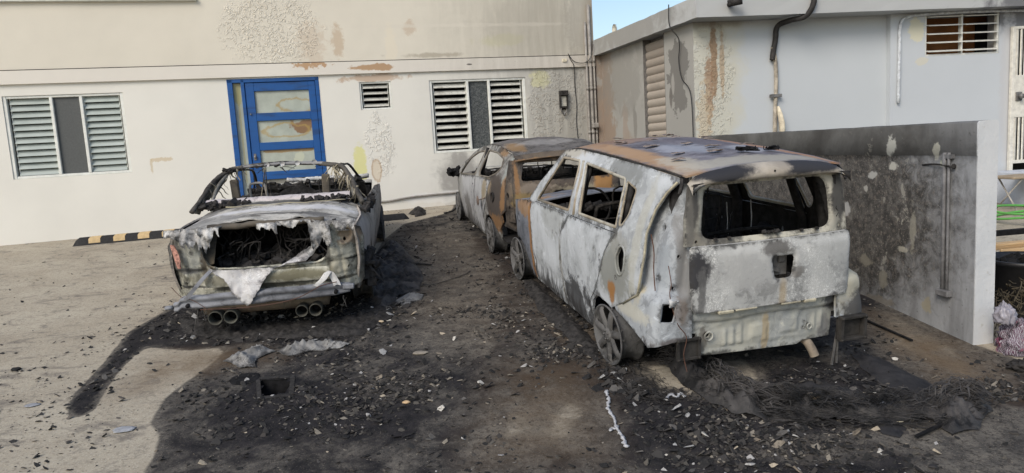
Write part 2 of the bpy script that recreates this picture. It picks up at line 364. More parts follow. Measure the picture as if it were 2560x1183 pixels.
# ================================================================ GROUND
GMAT = None
def make_ground():
    st = .05; xs = np.arange(-9, 8.01, st); ys = np.arange(1.6, 13.61, st)
    X, Y = np.meshgrid(xs, ys); Z = GX * np.clip(X, -12, 12) + GY * np.clip(Y, -3, 13.2)
    Q = np.stack([X.ravel(), Y.ravel()], 1)
    def W(l): return [tuple(G(*p)[:2]) for p in l]
    def field(l, soft): return np.clip(.5 + sdist(W(l), Q) / soft, 0, 1)
    main = [(330, 1300), (363, 1183), (390, 1129), (400, 1087), (379, 1060), (390, 1034), (411, 997), (474, 950), (527, 913), (560, 880), (470, 810), (520, 720), (900, 700), (960, 600), (1010, 560), (1130, 530), (1170, 400), (2330, 620), (2440, 862), (2560, 905), (2700, 960), (2900, 1300)]
    finger = [(176, 1039), (172, 1015), (192, 981), (253, 918), (287, 876), (326, 829), (400, 786), (440, 765), (560, 780), (640, 860), (474, 876), (369, 868), (337, 886), (295, 929), (258, 981), (236, 1022), (205, 1042)]
    soot = .70 * field(main, .10)
    deep = [((430, 740), (1000, 700), (1060, 740), (980, 830), (900, 880), (600, 880), (480, 860), (430, 800)), ((1150, 560), (1330, 620), (1400, 760), (1330, 800), (1180, 640)),
            ((1380, 700), (1560, 900), (1660, 950), (2000, 870), (2260, 920), (2480, 1010), (2500, 1060), (2250, 1120), (1800, 1183), (1500, 1160), (1450, 1000), (1300, 760)),
            ((400, 1100), (430, 1000), (560, 950), (800, 900), (1000, 960), (1180, 1030), (1150, 1183), (420, 1183)), ((960, 560), (1060, 620), (1080, 700), (1000, 740), (930, 700)),
            ((1200, 930), (1520, 950), (1520, 1010), (1300, 1000)), ((1560, 1080), (1900, 1100), (2500, 1150), (2560, 1300), (1500, 1300))]
    dk = [.30, .30, .30, .20, .25, .20, .28]
    for l, k in zip(deep, dk): soot = np.maximum(soot, np.minimum(.7 + k, 1.0) * field(l, .8) * field(main, .10))
    soot = np.maximum(soot, .86 * field(finger, .07))
    lightp = [(((1180, 1160), (1225, 1080), (1260, 1020), (1310, 1010), (1300, 1080), (1250, 1110), (1260, 1170)), .42), (((1340, 1020), (1400, 985), (1500, 1005), (1480, 1060), (1500, 1130), (1400, 1120), (1330, 1150), (1310, 1090)), .38), (((1000, 600), (1130, 560), (1230, 660), (1260, 800), (1200, 880), (1040, 860), (1060, 700)), .26), (((2170, 780), (2240, 770), (2440, 880), (2500, 950), (2400, 980), (2280, 900), (2180, 860)), .34),
              (((1640, 920), (1850, 905), (1900, 950), (1760, 985), (1660, 960)), .95), (((2260, 1080), (2560, 1040), (2560, 1183), (2350, 1183)), .25), (((2000, 1060), (2180, 1040), (2200, 1110), (2050, 1120)), .2), (((1500, 560), (1600, 600), (1700, 800), (1640, 900), (1400, 700)), -.2)]
    for l, k in lightp: soot = soot - k * field(l, .32)
    # car undersides
    brown = np.maximum(field([(330, 930), (420, 880), (640, 870), (700, 900), (480, 940), (300, 990)], .35) * .9, field([(1340, 760), (1480, 830), (1500, 880), (1420, 860)], .25))
    brown = np.maximum(brown, field([(2170, 780), (2440, 880), (2560, 1000), (2400, 980), (2200, 850)], .4)); brown = np.maximum(brown, .6 * field([(1190, 1090), (1260, 900), (1500, 900), (1500, 1150), (1200, 1160)], .5)); brown = np.maximum(brown, .25 * field([(950, 560), (1300, 600), (1400, 800), (1200, 900), (1000, 760)], .5))
    und = [((-1.9, 1.0), 0)]
    soot = np.clip(soot, 0, 1)
    nx, ny = len(xs), len(ys)
    rough = np.array([fz((x, y, 0), 3.0, 4.0, 3) for x, y in Q]) if False else 0
    me = bpy.data.meshes.new('ground'); V = np.stack([X.ravel(), Y.ravel(), Z.ravel()], 1)
    hole = sdist(W([(652, 953), (724, 949), (720, 983), (656, 990)]), Q) > -.035
    ii = np.arange(nx * ny).reshape(ny, nx); F = np.stack([ii[:-1, :-1], ii[:-1, 1:], ii[1:, 1:], ii[1:, :-1]], -1).reshape(-1, 4)
    F = F[~(hole[F].all(1))]
    # outer skirt reaching far away
    vs = V.tolist(); fs = F.tolist()
    ox = [-80, -30, -9, -4, 0, 4, 8, 30, 80]; oy = [-60, -12, -3, 1.6, 5, 9, 13.2, 13.6, 40, 90]
    b = len(vs)
    for y in oy:
        for x in ox: vs.append((x, y, gz(x, y)))
    for j in range(len(oy) - 1):
        for i in range(len(ox) - 1):
            if 2 <= i < 6 and 3 <= j < 7: continue
            fs.append([b + j * len(ox) + i, b + j * len(ox) + i + 1, b + (j + 1) * len(ox) + i + 1, b + (j + 1) * len(ox) + i])
    me.from_pydata(vs, [], fs)
    pad = np.zeros(len(vs) - len(V))
    for nm, arr, pv in (('soot', soot, .45), ('brown', brown, 0.)):
        a_ = me.attributes.new(nm, 'FLOAT', 'POINT'); a_.data.foreach_set('value', np.concatenate([arr, np.array([pv if v[0] > -3 else 0. for v in vs[len(V):]])]).astype(np.float32))
    for p in me.polygons: p.use_smooth = True
    g = Gr('driveway', .93, .12)
    s_ = g.attr('soot'); br = g.attr('brown')
    n1 = g.noise(1.1, 6, .65, .3); n2 = g.noise(7, 8, .72, .3); n3 = g.noise(34, 6, .75); n4 = g.noise(95, 4, .75); nb = g.noise(3.2, 5, .7, .6)
    light = g.mix(g.rng(n1, .3, .7), (.31, .27, .21), (.41, .37, .295)); light = g.mix(g.math('MULTIPLY', g.rng(n3, .50, .66), .75), light, (.17, .15, .12))
    light = g.mix(g.math('MULTIPLY', g.rng(n4, .54, .62), .7), light, (.50, .46, .38))
    sm = g.noise(3.0, 10, .78, .6, g.scale((1, 1.8, 1))); light = g.mix(g.math('MULTIPLY', g.rng(sm, .50, .64), .75), light, (.145, .13, .115)); light = g.mix(g.math('MULTIPLY', g.rng(g.noise(16, 9, .8, .5), .60, .66), .6), light, (.07, .065, .06))
    c0 = g.mix(g.rng(n2, .35, .65), (.055, .052, .049), (.15, .136, .116)); c0 = g.mix(g.math('MULTIPLY', g.rng(n3, .50, .60), .75), c0, (.030, .027, .025)); c0 = g.mix(g.math('MULTIPLY', g.rng(n4, .58, .63), .6), c0, (.27, .23, .18))
    dark = g.mix(g.rng(n2, .35, .7), (.012, .012, .014), (.036, .033, .034)); dark = g.mix(g.math('MULTIPLY', g.rng(n4, .61, .65), .55), dark, (.16, .145, .125))
    mod = g.math('ADD', g.math('MULTIPLY', g.math('SUBTRACT', nb, .5), 1.1), g.math('MULTIPLY', g.math('SUBTRACT', n2, .5), .45))
    sa = g.math('ADD', s_, g.math('MULTIPLY', mod, g.rng(s_, .0, .3, .22, 1)))
    c = g.mix(g.rng(g.math('ADD', s_, g.math('MULTIPLY', g.math('SUBTRACT', n2, .5), .45)), .22, .42), light, c0)
    c = g.mix(g.rng(sa, .52, .86), c, dark)
    bf = g.math('MULTIPLY', br, g.rng(nb, .3, .6, .35, .95)); c = g.mix(g.math('MULTIPLY', bf, .72), c, (.13, .088, .05))
    b_ = g.bump(n3, .5, .006); b_ = g.bump(n2, .5, .02, b_); b_ = g.bump(n4, .35, .003, b_)
    g.out(c, b_); me.materials.append(g.m)
    o = bpy.data.objects.new('ground', me); C.collection.objects.link(o); tag(o, 'soot stained sandy concrete driveway', None, None, 'structure')
    # distribution used to scatter rubble
    return xs, ys, soot.reshape(ny, nx)
XS, YS, SOOT = make_ground()
def soot_at(x, y):
    i = int((x - XS[0]) / .05); j = int((y - YS[0]) / .05)
    if 0 <= i < len(XS) and 0 <= j < len(YS): return float(SOOT[j, i])
    return .4
# ---- square drain pit and round cover in the driveway
def make_drain():
    e_ = empty('drain_pit', G(687, 969)); tag(e_, 'open square drain hole in the sooty driveway behind the roofless sedan', 'drain')
    q = [G(650, 950) - G(687, 969), G(726, 946) - G(687, 969), G(722, 986) - G(687, 969), G(654, 993) - G(687, 969)]
    m = MB(); o_ = [p * 1.32 + Vector((0, 0, .005)) for p in q]; i_ = [p + Vector((0, 0, .006)) for p in q]; d_ = [p * .96 + Vector((0, 0, -.22)) for p in q]
    m.add(o_ + i_, [(k, 4 + k, 4 + (k + 1) % 4, (k + 1) % 4) for k in range(4)], 0, False); m.build('rim', plain('drain_rim', (.030, .028, .027), .95, .5, 30), e_)
    m = MB(); m.add(i_ + d_, [(k, 4 + k, 4 + (k + 1) % 4, (k + 1) % 4) for k in range(4)] + [(4, 5, 6, 7)], 0, False); m.build('pit', BLACK, e_)
make_drain()
c = G(612, 948); m = MB(); m.lathe([(.005, .010), (.09, .012), (.105, .008), (.115, .001)], (0, 0, 0), 'Z', 20)
for v in range(len(m.v)): m.v[v] = (m.v[v][0] * (1 + .15 * nz(m.v[v], 9)), m.v[v][1] * (1 + .2 * nz(m.v[v], 7)), m.v[v][2] + GY * m.v[v][1] + .006 * nz(m.v[v], 20))
o = m.build('drain_cover', BLACK); o.location = c; tag(o, 'small round blackened cleanout cover beside the square drain hole', 'drain cover')
# ================================================================ FACADE BUILDING
FY = .25376; fb = empty('building', (0, 12.9927, 0), FY); tag(fb, 'two storey cream plastered building with a blue glazed door, scorched at its right end', 'building')
doorR = (-4.64, -3.19, 1.0, 3.475); w1 = (-7.86, -6.19, 2.07, 3.33); w2 = (-2.53, -1.99, 2.89, 3.36); w3 = (-1.33, .42, 2.08, 3.35); w0 = (-9.5, -5.0, 4.72, 5.9)
RC = lambda r: [(r[0], r[2]), (r[1], r[2]), (r[1], r[3]), (r[0], r[3])]
WALL = plaster('facade_plaster', (.70, .685, .63), sootx=(-1.9, 2.0, .9, (.24, .235, .215)),
    blisters=[(-3.9, 4.25, .75, .52, (.50, .42, .31), .22), (.82, 2.85, .34, .75, (.26, .21, .16), .55), (1.35, 2.9, .2, .7, (.33, .26, .2), .25), (-2.25, 2.3, .25, .5, (.40, .33, .25), .25), (-3.3, 3.78, .5, .1, (.40, .29, .19), .7)],
    patches=[FP(-2.82, 4.05, (.10, .26), (.50, .38, .26)), FP(-2.62, 1.95, (.11, .36), (.62, .60, .22), .3, .3, .75), FP(-2.35, 1.85, (.09, .20), (.46, .36, .26), .2, .2, .9), FP(-2.35, 1.85, (.065, .17), (.62, .56, .46), .2, .2, .9), FP(-1.95, 3.92, (.10, .35), (.68, .62, .5), .4, .5, .7),
             FP(.1, 4.0, (.5, .10), (.60, .57, .27), .5, .7, .55), FP(.7, 3.3, (.18, .16), (.62, .60, .30), .5, .5, .5), FP(-.9, 1.65, (.35, .45), (.24, .23, .215), .8, .5, .75), FP(-1.0, 1.3, (.9, .10), (.72, .72, .7), .5, .4, .7), FP(-2.3, 3.42, (.5, .06), (.42, .28, .18), .5, .9, .7), FP(-5.75, 2.25, (.16, .03), (.50, .38, .22), .4, .9, .6), FP(-5.9, 2.15, (.02, .10), (.5, .4, .25), .4, .7, .6),
             FP(-.3, 4.3, (1.5, .05), (.74, .70, .62), .5, .9, .5), FP(1.3, 4.4, (.5, .5), (.45, .43, .38), .7, .6, .6), FP(1.1, 2.6, (.5, 1.0), (.30, .29, .26), .9, .5, .45)], corner=(1.45, 1.85, (.24, .19, .15)))
WALLU = plaster('upper_plaster', (.655, .615, .525), sootx=(-2.2, 1.9, .8, (.30, .28, .235)),
    blisters=[(-3.9, 4.25, .75, .52, (.50, .42, .31), .30)], patches=[FP(-2.82, 4.05, (.09, .26), (.47, .36, .25)), FP(-1.95, 3.92, (.10, .35), (.68, .62, .5)), FP(-3.25, 4.0, (.2, .35), (.50, .40, .30), .8, .8, .45), FP(.1, 4.0, (.5, .10), (.50, .48, .29), .7, .7, .5), FP(-1.6, 4.25, (.10, .12), (.50, .40, .30)), FP(-.4, 4.28, (1.8, .03), (.62, .58, .50), .8, .7, .7), FP(.6, 4.2, (.9, .5), (.36, .335, .285), .9, .5, .5), FP(1.5, 4.35, (.25, .6), (.33, .31, .27), .7, .6, .6), FP(-1.2, 3.78, (.5, .04), (.30, .26, .2), .8, .8, .6)], corner=(1.5, 1.85, (.26, .21, .16)))
BANDM = plaster('ledge_plaster', (.68, .645, .58), sootx=(-2.6, 1.2, .6, (.36, .33, .28)), patches=[FP(-2.3, 3.60, (.34, .05), (.40, .26, .15), .4, .7, .95), FP(-3.3, 3.68, (.25, .07), (.42, .26, .14), .4, .9, .9), FP(-.6, 3.6, (.05, .015), (.1, .09, .08), .3, .3, .9)], corner=(1.4, 1.9, (.26, .21, .17)))
m = MB(); m.shell([(-16, .2), (1.77, .2), (1.77, 3.50), (-16, 3.50)], [RC(doorR), RC(w1), RC(w2), RC(w3)], lambda u, v: (u, .004 * fz((u, 0, v), 1.2), v), .20, .12, nsign=1); m.build('ground_floor_wall', WALL, fb)
m = MB(); m.shell([(-16, 3.70), (1.77, 3.70), (1.77, 7.4), (-16, 7.4)], [RC(w0)], lambda u, v: (u, .006 * fz((u, 3, v), .9) + .004 * nz((u, 0, v), 5), v), .20, .10, nsign=1); m.build('upper_wall', WALLU, fb)
m = MB(); m.grid([[(u, -.045 + .004 * nz((u, 0, 0), 3), v) for v in (3.50, 3.515, 3.60, 3.68, 3.70)] for u in np.linspace(-16, 1.77, 90)], .245, nsign=1); m.build('ledge_band', BANDM, fb)
m = MB(); m.box((1.67, 4.3, 3.8), (.2, 8.18, 7.2)); m.build('end_wall', WALL, fb)
m = MB(); m.box((-7.1, 4.2, 7.5), (18, 9, .16)); m.build('roof', WALL, fb)
def louvre_bay(m, s0, s1, z0, z1, n, tilt, th=.012, dep=.085, y=.07, jit=0.0):
    h = (z1 - z0) / n
    for k in range(n):
        zc = z0 + h * (k + .5); t = tilt + (rnd.random() - .5) * jit
        m.box(((s0 + s1) / 2, y, zc), (s1 - s0 - .012, dep, th), Matrix.Rotation(t, 3, 'X'), 0, .003)
def window(parent, r, bays, slatm, panem, frame=.05, n=12, tilt=-.9, name='window', jit=0.0, dep=.085):
    s0, s1, z0, z1 = r
    f = MB(); y = .06; d = .09
    for (a_, b_) in ((s0, s0 + frame), (s1 - frame, s1)): f.box(((a_ + b_) / 2, y, (z0 + z1) / 2), (b_ - a_, d, z1 - z0), bev=.006)
    for (a_, b_) in ((z0, z0 + frame * .8), (z1 - frame * .8, z1)): f.box(((s0 + s1) / 2, y, (a_ + b_) / 2), (s1 - s0 - 2 * frame, d - .004, b_ - a_), bev=.006)
    W_ = s1 - s0 - 2 * frame; x = s0 + frame; tot = sum(b[0] for b in bays)
    fr = None; todo = []
    for i, (wd, kind) in enumerate(bays):
        x1 = x + W_ * wd / tot; todo.append((x, x1, kind)); x = x1
        if i < len(bays) - 1: f.box((x, y - .002, (z0 + z1) / 2), (frame * .9, d + .006, z1 - z0 - frame * 1.5), bev=.006)
    root = f.build(name, WHITE_METAL, parent)
    for (a_, b_, kind) in todo:
        a2, b2, c2, d2 = a_ + frame * .45, b_ - frame * .45, z0 + frame * .8, z1 - frame * .8
        if kind == 'L':
            l = MB(); louvre_bay(l, a2, b2, c2, d2, n, tilt, jit=jit, dep=dep); l.build('louvre', slatm, root)
            for xx in (a2 + .006, b2 - .006):
                q = MB(); q.box((xx, .085, (c2 + d2) / 2), (.012, .03, d2 - c2)); q.build('louvre_rail', WHITE_METAL, root)
        else:
            l = MB(); l.box(((a2 + b2) / 2, .06, (c2 + d2) / 2), (b2 - a2, .012, d2 - c2)); l.build('screen', panem, root)
    q = MB(); q.add([(s0, .2, z0), (s1, .2, z0), (s1, .2, z1), (s0, .2, z1), (s0, 1.4, z0), (s1, 1.4, z0), (s1, 1.4, z1), (s0, 1.4, z1)], [(4, 5, 6, 7), (0, 1, 5, 4), (1, 2, 6, 5), (2, 3, 7, 6), (3, 0, 4, 7)], 0, False); q.build('room_lining', DARKROOM, root)
    return root
GLAS = Gr('green_glass_louvre', .22, .5); _n = GLAS.noise(4, 3, .5); GLAS.out(GLAS.mix(_n, (.30, .34, .32), (.47, .51, .48)))
SLAT = burnt('scorched_louvre', (.58, .58, .53), (.45, .44, .40), worm=.1, dirt=.55, streak=.3)
DSCR = Gr('meshed_screen', .8, .2); _n = DSCR.noise(45, 4, .8); DSCR.out(DSCR.mix(DSCR.rng(_n, .35, .75), (.035, .04, .042), (.16, .17, .17)))
window(fb, w1, [(1.3, 'L'), (.9, 'P'), (1.2, 'L')], GLAS.m, GREYWIN, n=12, tilt=.95, dep=.105)
window(fb, w2, [(1, 'L')], SLAT, GREYWIN, frame=.035, n=4, tilt=.55, jit=.2, dep=.11)
window(fb, w3, [(1.0, 'L'), (.62, 'P'), (1.0, 'L')], SLAT, DSCR.m, n=10, tilt=.58, jit=.25, dep=.115)
window(fb, w0, [(1, 'P'), (1, 'P'), (1, 'P')], GLAS.m, GREYWIN, frame=.06)
m = MB(); m.box((-7.25, -.02, 4.735), (4.6, .10, .045), bev=.01); m.build('window_sill', WHITE_METAL, fb)
# ---- blue door
BLUE = Gr('blue_paint', .42, .4); _a = BLUE.noise(3, 5, .6); _b = BLUE.noise(2.6, 5, .6, .4, BLUE.scale((.6, 1, 4)))
BLUE.out(BLUE.mix(BLUE.math('MULTIPLY', BLUE.rng(_b, .50, .66), .5), BLUE.mix(_a, (.007, .060, .22), (.010, .090, .30)), (.015, .03, .075)), BLUE.bump(BLUE.noise(30, 4, .6), .1, .003))
def stain_glass(nm, ps, base=(.36, .39, .34)):
    g = Gr(nm, .35, .4); n = g.noise(6, 5, .6); c = g.mix(g.rng(n, .3, .7), tuple(x * .9 for x in base), tuple(x * 1.12 for x in base))
    for (c_, r_, col, so_, am, st) in ps:
        a_ = g.patch(c_, r_, .25, am, 5); b_ = g.patch(c_, tuple(x * .84 for x in r_), .35, am, 5)
        ring = g.math('SUBTRACT', a_, b_, True) if st < 0 else a_
        c = g.mix(g.math('MULTIPLY', ring, abs(st)), c, col)
    return g.out(c)
dr = MB(); s0, s1, z0, z1 = doorR
for a_, b_ in ((s0, s0 + .085), (s0 + .21, s0 + .265), (s1 - .06, s1)): dr.box(((a_ + b_) / 2, .05, (z0 + z1) / 2), (b_ - a_, .12, z1 - z0), bev=.005)
dr.box(((s0 + s1) / 2, .048, z1 - .03), (s1 - s0 - .01, .116, .06), bev=.005)
DR = dr.build('door_frame', BLUE.m, fb)
m = MB(); m.box((s0 + .148, .06, (z0 + z1) / 2 - .03), (.125, .012, z1 - z0 - .07)); m.build('side_light', stain_glass('side_glass', [((-4.5, 0, 3.3), (.05, 5, .25), (.33, .30, .10), .3, .5, .7), ((-4.49, 0, 2.6), (.015, 5, .8), (.34, .30, .15), .5, .5, .6)]), fb)
lf = MB(); L0, L1 = s0 + .272, s1 - .066; gl0, gl1 = L0 + .135, L1 - .11; ph = .355; tops = [3.27 - .485 * k for k in range(5)]
for a_, b_ in ((L0, gl0), (gl1, L1)): lf.box(((a_ + b_) / 2, .035, (z0 + 3.41) / 2), (b_ - a_, .055, 3.41 - z0), bev=.004)
zz = [3.41] + [v for t in tops for v in (t, t - ph)]
for k in range(0, len(zz) - 1, 2): lf.box(((gl0 + gl1) / 2, .035, (zz[k] + zz[k + 1]) / 2), (gl1 - gl0, .05, zz[k] - zz[k + 1]), bev=.004)
LF = lf.build('door_leaf', BLUE.m, fb)
gc = (gl0 + gl1) / 2
GP = [stain_glass('door_glass_top', [((gc + .22, 0, tops[0] - .24), (.30, 5, .12), (.34, .24, .08), .3, .35, -.9)]),
      stain_glass('door_glass_burnt', [((gc + .28, 0, tops[1] - .11), (.18, 5, .10), (.20, .10, .04), .5, .5, .9), ((gc, 0, tops[1] - .17), (.40, 5, .12), (.36, .25, .08), .3, .3, -.9)]),
      stain_glass('door_glass_plain', [((gc + .1, 0, tops[2] - .02), (.40, 5, .03), (.30, .17, .05), .3, .4, .8), ((gc + .18, 0, tops[2] - .15), (.07, 5, .10), (.50, .52, .40), .3, .8, .7)]),
      plain('missing_pane_shade', (.21, .205, .18), .8, .08, 4), plain('lower_glass', (.30, .31, .28), .5, .1, 4)]
for k in range(5):
    m = MB(); m.box((gc, .05, tops[k] - ph / 2), (gl1 - gl0 - .002, .012, ph - .002)); m.build('door_pane', GP[k], LF)
m = MB(); m.lathe([(.001, -.03), (.02, -.028), (.024, -.015), (.024, .0)], (L0 + .05, .0, 2.62 - .42), 'Y', 14); m.box((L0 + .05, .003, 2.2), (.04, .008, .11), bev=.003); m.build('door_lock', STEEL, LF)
m = MB(); m.lathe([(.001, -.02), (.012, -.018), (.014, .0)], (L0 + .05, .0, 2.90), 'Y', 12); m.build('door_peephole', STEEL, LF)
m = MB(); m.add([(s0, .2, z0), (s1, .2, z0), (s1, .2, z1), (s0, .2, z1)], [(0, 1, 2, 3)], 0, False); m.build('door_backing', DARKROOM, fb)
def fworld(s, y, z):
    return Vector((s * math.cos(FY) - y * math.sin(FY), 12.9927 + s * math.sin(FY) + y * math.cos(FY), z))
def on_facade(name, label, cat, s, z, group=None):
    e_ = empty(name, fworld(s, 0, z), FY); return tag(e_, label, cat, group)
# wall lamp
e_ = on_facade('wall_lamp', 'blackened square wall lamp left of the drain pipes on the cream facade', 'lamp', 1.12, 2.92)
m = MB(); m.box((0, -.015, -.01), (.15, .03, .34), bev=.004); m.build('back_plate', CHAR, e_)
m = MB(); m.box((0, -.055, .115), (.16, .09, .09), bev=.006); m.box((-.065, -.05, -.03), (.016, .06, .2)); m.box((.065, -.05, -.03), (.016, .06, .2)); m.box((0, -.05, -.14), (.14, .07, .02)); m.build('housing', CHAR, e_)
m = MB(); m.box((0, -.04, -.03), (.10, .015, .18)); m.build('lens', plain('burnt_lens', (.42, .41, .36), .5, .3, 20), e_)
m = MB(); m.tube(spline([(-.05, -.04, -.15), (-.06, -.05, -.2), (0, -.05, -.26), (.05, -.05, -.2), (.04, -.04, -.15)], 5), .012, 8); m.tube([(0, -.05, -.25), (0, -.06, -.29)], .02, 8); m.build('bracket', STEEL, e_)
# electrical plate on band, cables
o = MB().box((0, -.055, 0), (.085, .02, .055), bev=.004).build('junction_plate', plain('plate_cream', (.62, .56, .42), .6)); o.location = fworld(1.17, 0, 3.62); o.rotation_euler = (0, 0, FY); tag(o, 'small cream cover plate on the ledge above the wall lamp', 'cover plate')
def cable(name, label, pts, r, mat, cat='cable', n=8, seg=7, group=None, loc=None):
    P = spline(pts, n); b = Vector(P[0]); m = MB(); m.tube([p - b for p in P], r, seg, jit=.05); o = m.build(name, mat); o.location = b; return tag(o, label, cat, group)
CB = plain('cable_black', (.03, .03, .03), .7); CW = plain('pipe_pale', (.27, .255, .235), .6, .25, 12); 
cable('cable', 'thin dark cable running down the scorched facade to the right of the wall lamp', [fworld(1.25, -.06, 3.72), fworld(1.28, -.05, 3.64), fworld(1.35, -.05, 3.5), fworld(1.36, -.012, 3.2), fworld(1.38, -.012, 2.8), fworld(1.36, -.012, 2.5), fworld(1.39, -.012, 2.0)], .007, CB)
cable('cable', 'loose cable looping along the ledge to the corner pipes', [fworld(1.24, -.06, 3.74), fworld(1.34, -.07, 3.60), fworld(1.5, -.08, 3.56), fworld(1.62, -.08, 3.60), fworld(1.70, -.09, 3.75), fworld(1.72, -.08, 3.95)], .006, CB)
cable('cable', 'white cable lying along the foot of the facade left of the hatchback', [fworld(-2.9, -.02, 1.33), fworld(-2.3, -.02, 1.30), fworld(-1.95, -.03, 1.33), fworld(-1.7, -.03, 1.35), fworld(-.8, -.03, 1.37), fworld(.3, -.03, 1.38)], .018, CW)
cable('cable', 'thin black wire strung above the ledge of the facade', [fworld(-9, -.02, 3.712), fworld(-6, -.022, 3.712), fworld(-3, -.02, 3.711), fworld(-1, -.022, 3.712), fworld(.6, -.02, 3.712), fworld(1.7, -.022, 3.715)], .006, CB)
for s_, r_, l_, zt in ((1.60, .022, 'leftmost of the vertical conduits in the corner beside the facade', 4.3), (1.675, .028, 'middle and tallest of the vertical conduits in the corner beside the facade', 4.6), (1.745, .018, 'rightmost of the vertical conduits in the corner beside the facade', 3.9)):
    p = fworld(s_, -.035, 0); m = MB(); m.tube([(0, 0, 1.3), (0, 0, 2.2), (0, 0, 3.0), (0, 0, zt)], r_, 10)
    for z_ in (2.3, 3.1, 3.6): m.tube([(0, 0, z_ - .03), (0, 0, z_ + .03)], r_ * 1.35, 10)
    o = m.build('conduit', CW); o.location = (p.x, p.y, 0); tag(o, l_, 'conduit')
o = MB().box((0, -.05, 0), (.12, .09, .09), bev=.01).build('junction_box', CW); o.location = fworld(1.7, -.03, 2.42); o.rotation_euler = (0, 0, FY); tag(o, 'small junction box at the foot of the corner conduits', 'junction box')
# ================================================================ WHITE SIDE BUILDING
CW_ = Vector((2.6902, 10.1882, 0)); YA = .135; wb = empty('white_building', CW_); tag(wb, 'low white flat roofed building with scorched corner, louvred opening and roller slats', 'building')
SIDE = plaster('side_plaster', (.33, .325, .305), sootx=None, patches=[((0, .46, 3.05), (5, .30, .52), (.17, .165, .155), .10, .55, .95), ((0, .62, 2.9), (5, .05, .16), (.32, .31, .29), .2, .3, .9), ((0, .7, 2.72), (5, .05, .16), (.15, .14, .13), .2, .3, .9), ((0, 3.2, 2.0), (5, .35, 2.2), (.27, .20, .15), .4, .7, .8), ((0, 2.4, 2.2), (5, .12, .5), (.30, .22, .17), .4, .7, .5), ((0, 2.0, 2.35), (5, .07, .28), (.2, .19, .175), .4, .5, .7), ((0, 2.5, 3.2), (5, .9, .6), (.22, .215, .2), .8, .7, .55), ((0, 2.2, 1.9), (5, .25, .35), (.30, .25, .21), .5, .6, .6)])
FRONT = plaster('white_front_plaster', (.475, .505, .53), patches=[((.28, 0, 2.9), (.42, 9, 1.5), (.49, .48, .41), .9, .4, .9), ((.30, 0, 3.2), (.05, 9, .6), (.27, .18, .11), .5, .6, .9), ((.22, 0, 2.75), (.06, 9, .5), (.29, .19, .12), .5, .6, .85), ((.42, 0, 3.1), (.035, 9, .45), (.36, .27, .18), .5, .6, .75), ((.14, 0, 2.3), (.10, 9, .5), (.46, .38, .27), .5, 1.0, .6), ((.3, 0, 3.7), (.5, 9, .10), (.25, .24, .22), .9, .5, .7)], blisters=[(.25, 2.9, .3, .9, (.42, .30, .18), .5)], var=.04)
FRONT2 = plaster('white_front_plaster_right', (.475, .505, .535), patches=[((3.36, 0, 3.45), (.12, 9, .17), (.60, .57, .42), .15, .4, .8), ((3.45, 0, 3.0), (.10, 9, .06), (.55, .52, .42), .2, .3, .7), ((5.0, 0, 3.7), (.7, 9, .35), (.16, .16, .17), .7, .4, .9), ((4.85, 0, 2.6), (.12, 9, 1.2), (.46, .47, .49), .6, .4, .8)], var=.04)
m = MB(); m.shell([(0, .3), (3.5, .3), (3.5, 3.80), (0, 3.80)], [[(.87, 1.0), (1.61, 1.0), (1.61, 3.70), (.87, 3.70)]], lambda u, v: (.003 * fz((u, 9, v), 2), u, v), .22, .10, nsign=-1)
sw = m.build('side_wall', SIDE, wb); sw.rotation_euler = (0, 0, FY)
o = MB().box((.12, 3.48, 2.0), (.45, .2, 3.6)).build('gap_wall', SIDE, wb); o.rotation_euler = (0, 0, FY)
m = MB(); m.shell([(0, .3), (2.95, .3), (2.95, 3.80), (0, 3.80)], [], lambda u, v: (u, .004 * fz((u, 5, v), 1.1), v), .22, .12); fw = m.build('front_wall', FRONT, wb); fw.rotation_euler = (0, 0, YA)
WN = (3.50, 4.70, 3.07, 3.70); GT = (4.90, 5.85, .90, 3.44)
m = MB(); m.shell([(2.95, .3), (9, .3), (9, 3.80), (2.95, 3.80)], [RC(WN), RC(GT)], lambda u, v: (u, -.09 + .003 * fz((u, 5, v), 1.1), v), .22, .12); fw2 = m.build('front_wall_right', FRONT2, wb); fw2.rotation_euler = (0, 0, YA)
# roof slab (world outline, overhanging both fronts)
FASC = plaster('fascia_plaster', (.42, .43, .43), patches=[((5.6, 1.2, 3.8), (1.3, 3, 1), (.13, .13, .14), .6, .5, .9), ((-.6, 2, 3.9), (.5, 2.5, .3), (.25, .245, .23), .8, .5, .8)])
def W_side(y): return fworld(1.75, y, 0)
ux = Vector((math.cos(YA), math.sin(YA), 0)); uy = Vector((-math.sin(YA), math.cos(YA), 0))
f0 = CW_ - uy * .38; P0 = W_side(0.0 - .02); d_side = (W_side(-3) - W_side(0)).normalized()
den = d_side.cross(ux).z; t = ((f0 - P0).cross(ux)).z / den; cor = P0 + d_side * t
line = [P0 - d_side * 3.0, P0, cor, cor + ux * 9.5, cor + ux * 9.5 + uy * 8, P0 - d_side * 3 + ux * 9 + uy * 4]
line = [p - CW_ for p in line]; top = []; bot = []
m = MB(); N_ = len(line); dl = []
for i in range(N_):
    a_, b_ = line[i], line[(i + 1) % N_]; n_ = 40 if i in (1, 2) else 2
    for k in range(n_): dl.append(a_.lerp(b_, k / n_))
zs = [3.69, 3.70, 3.80, 3.9, 3.955, 3.965]; of = [0, .0, .0, .0, .0, .012]; vs = []
for j, z_ in enumerate(zs):
    for p in dl: vs.append((p.x + .004 * nz((p.x, p.y, z_), 6), p.y + .006 * nz((p.x, p.y, z_), 6, 3), z_ + (.010 * nz((p.x, p.y, 0), 5) if j > 3 else .005 * nz((p.x, p.y, 0), 4))))
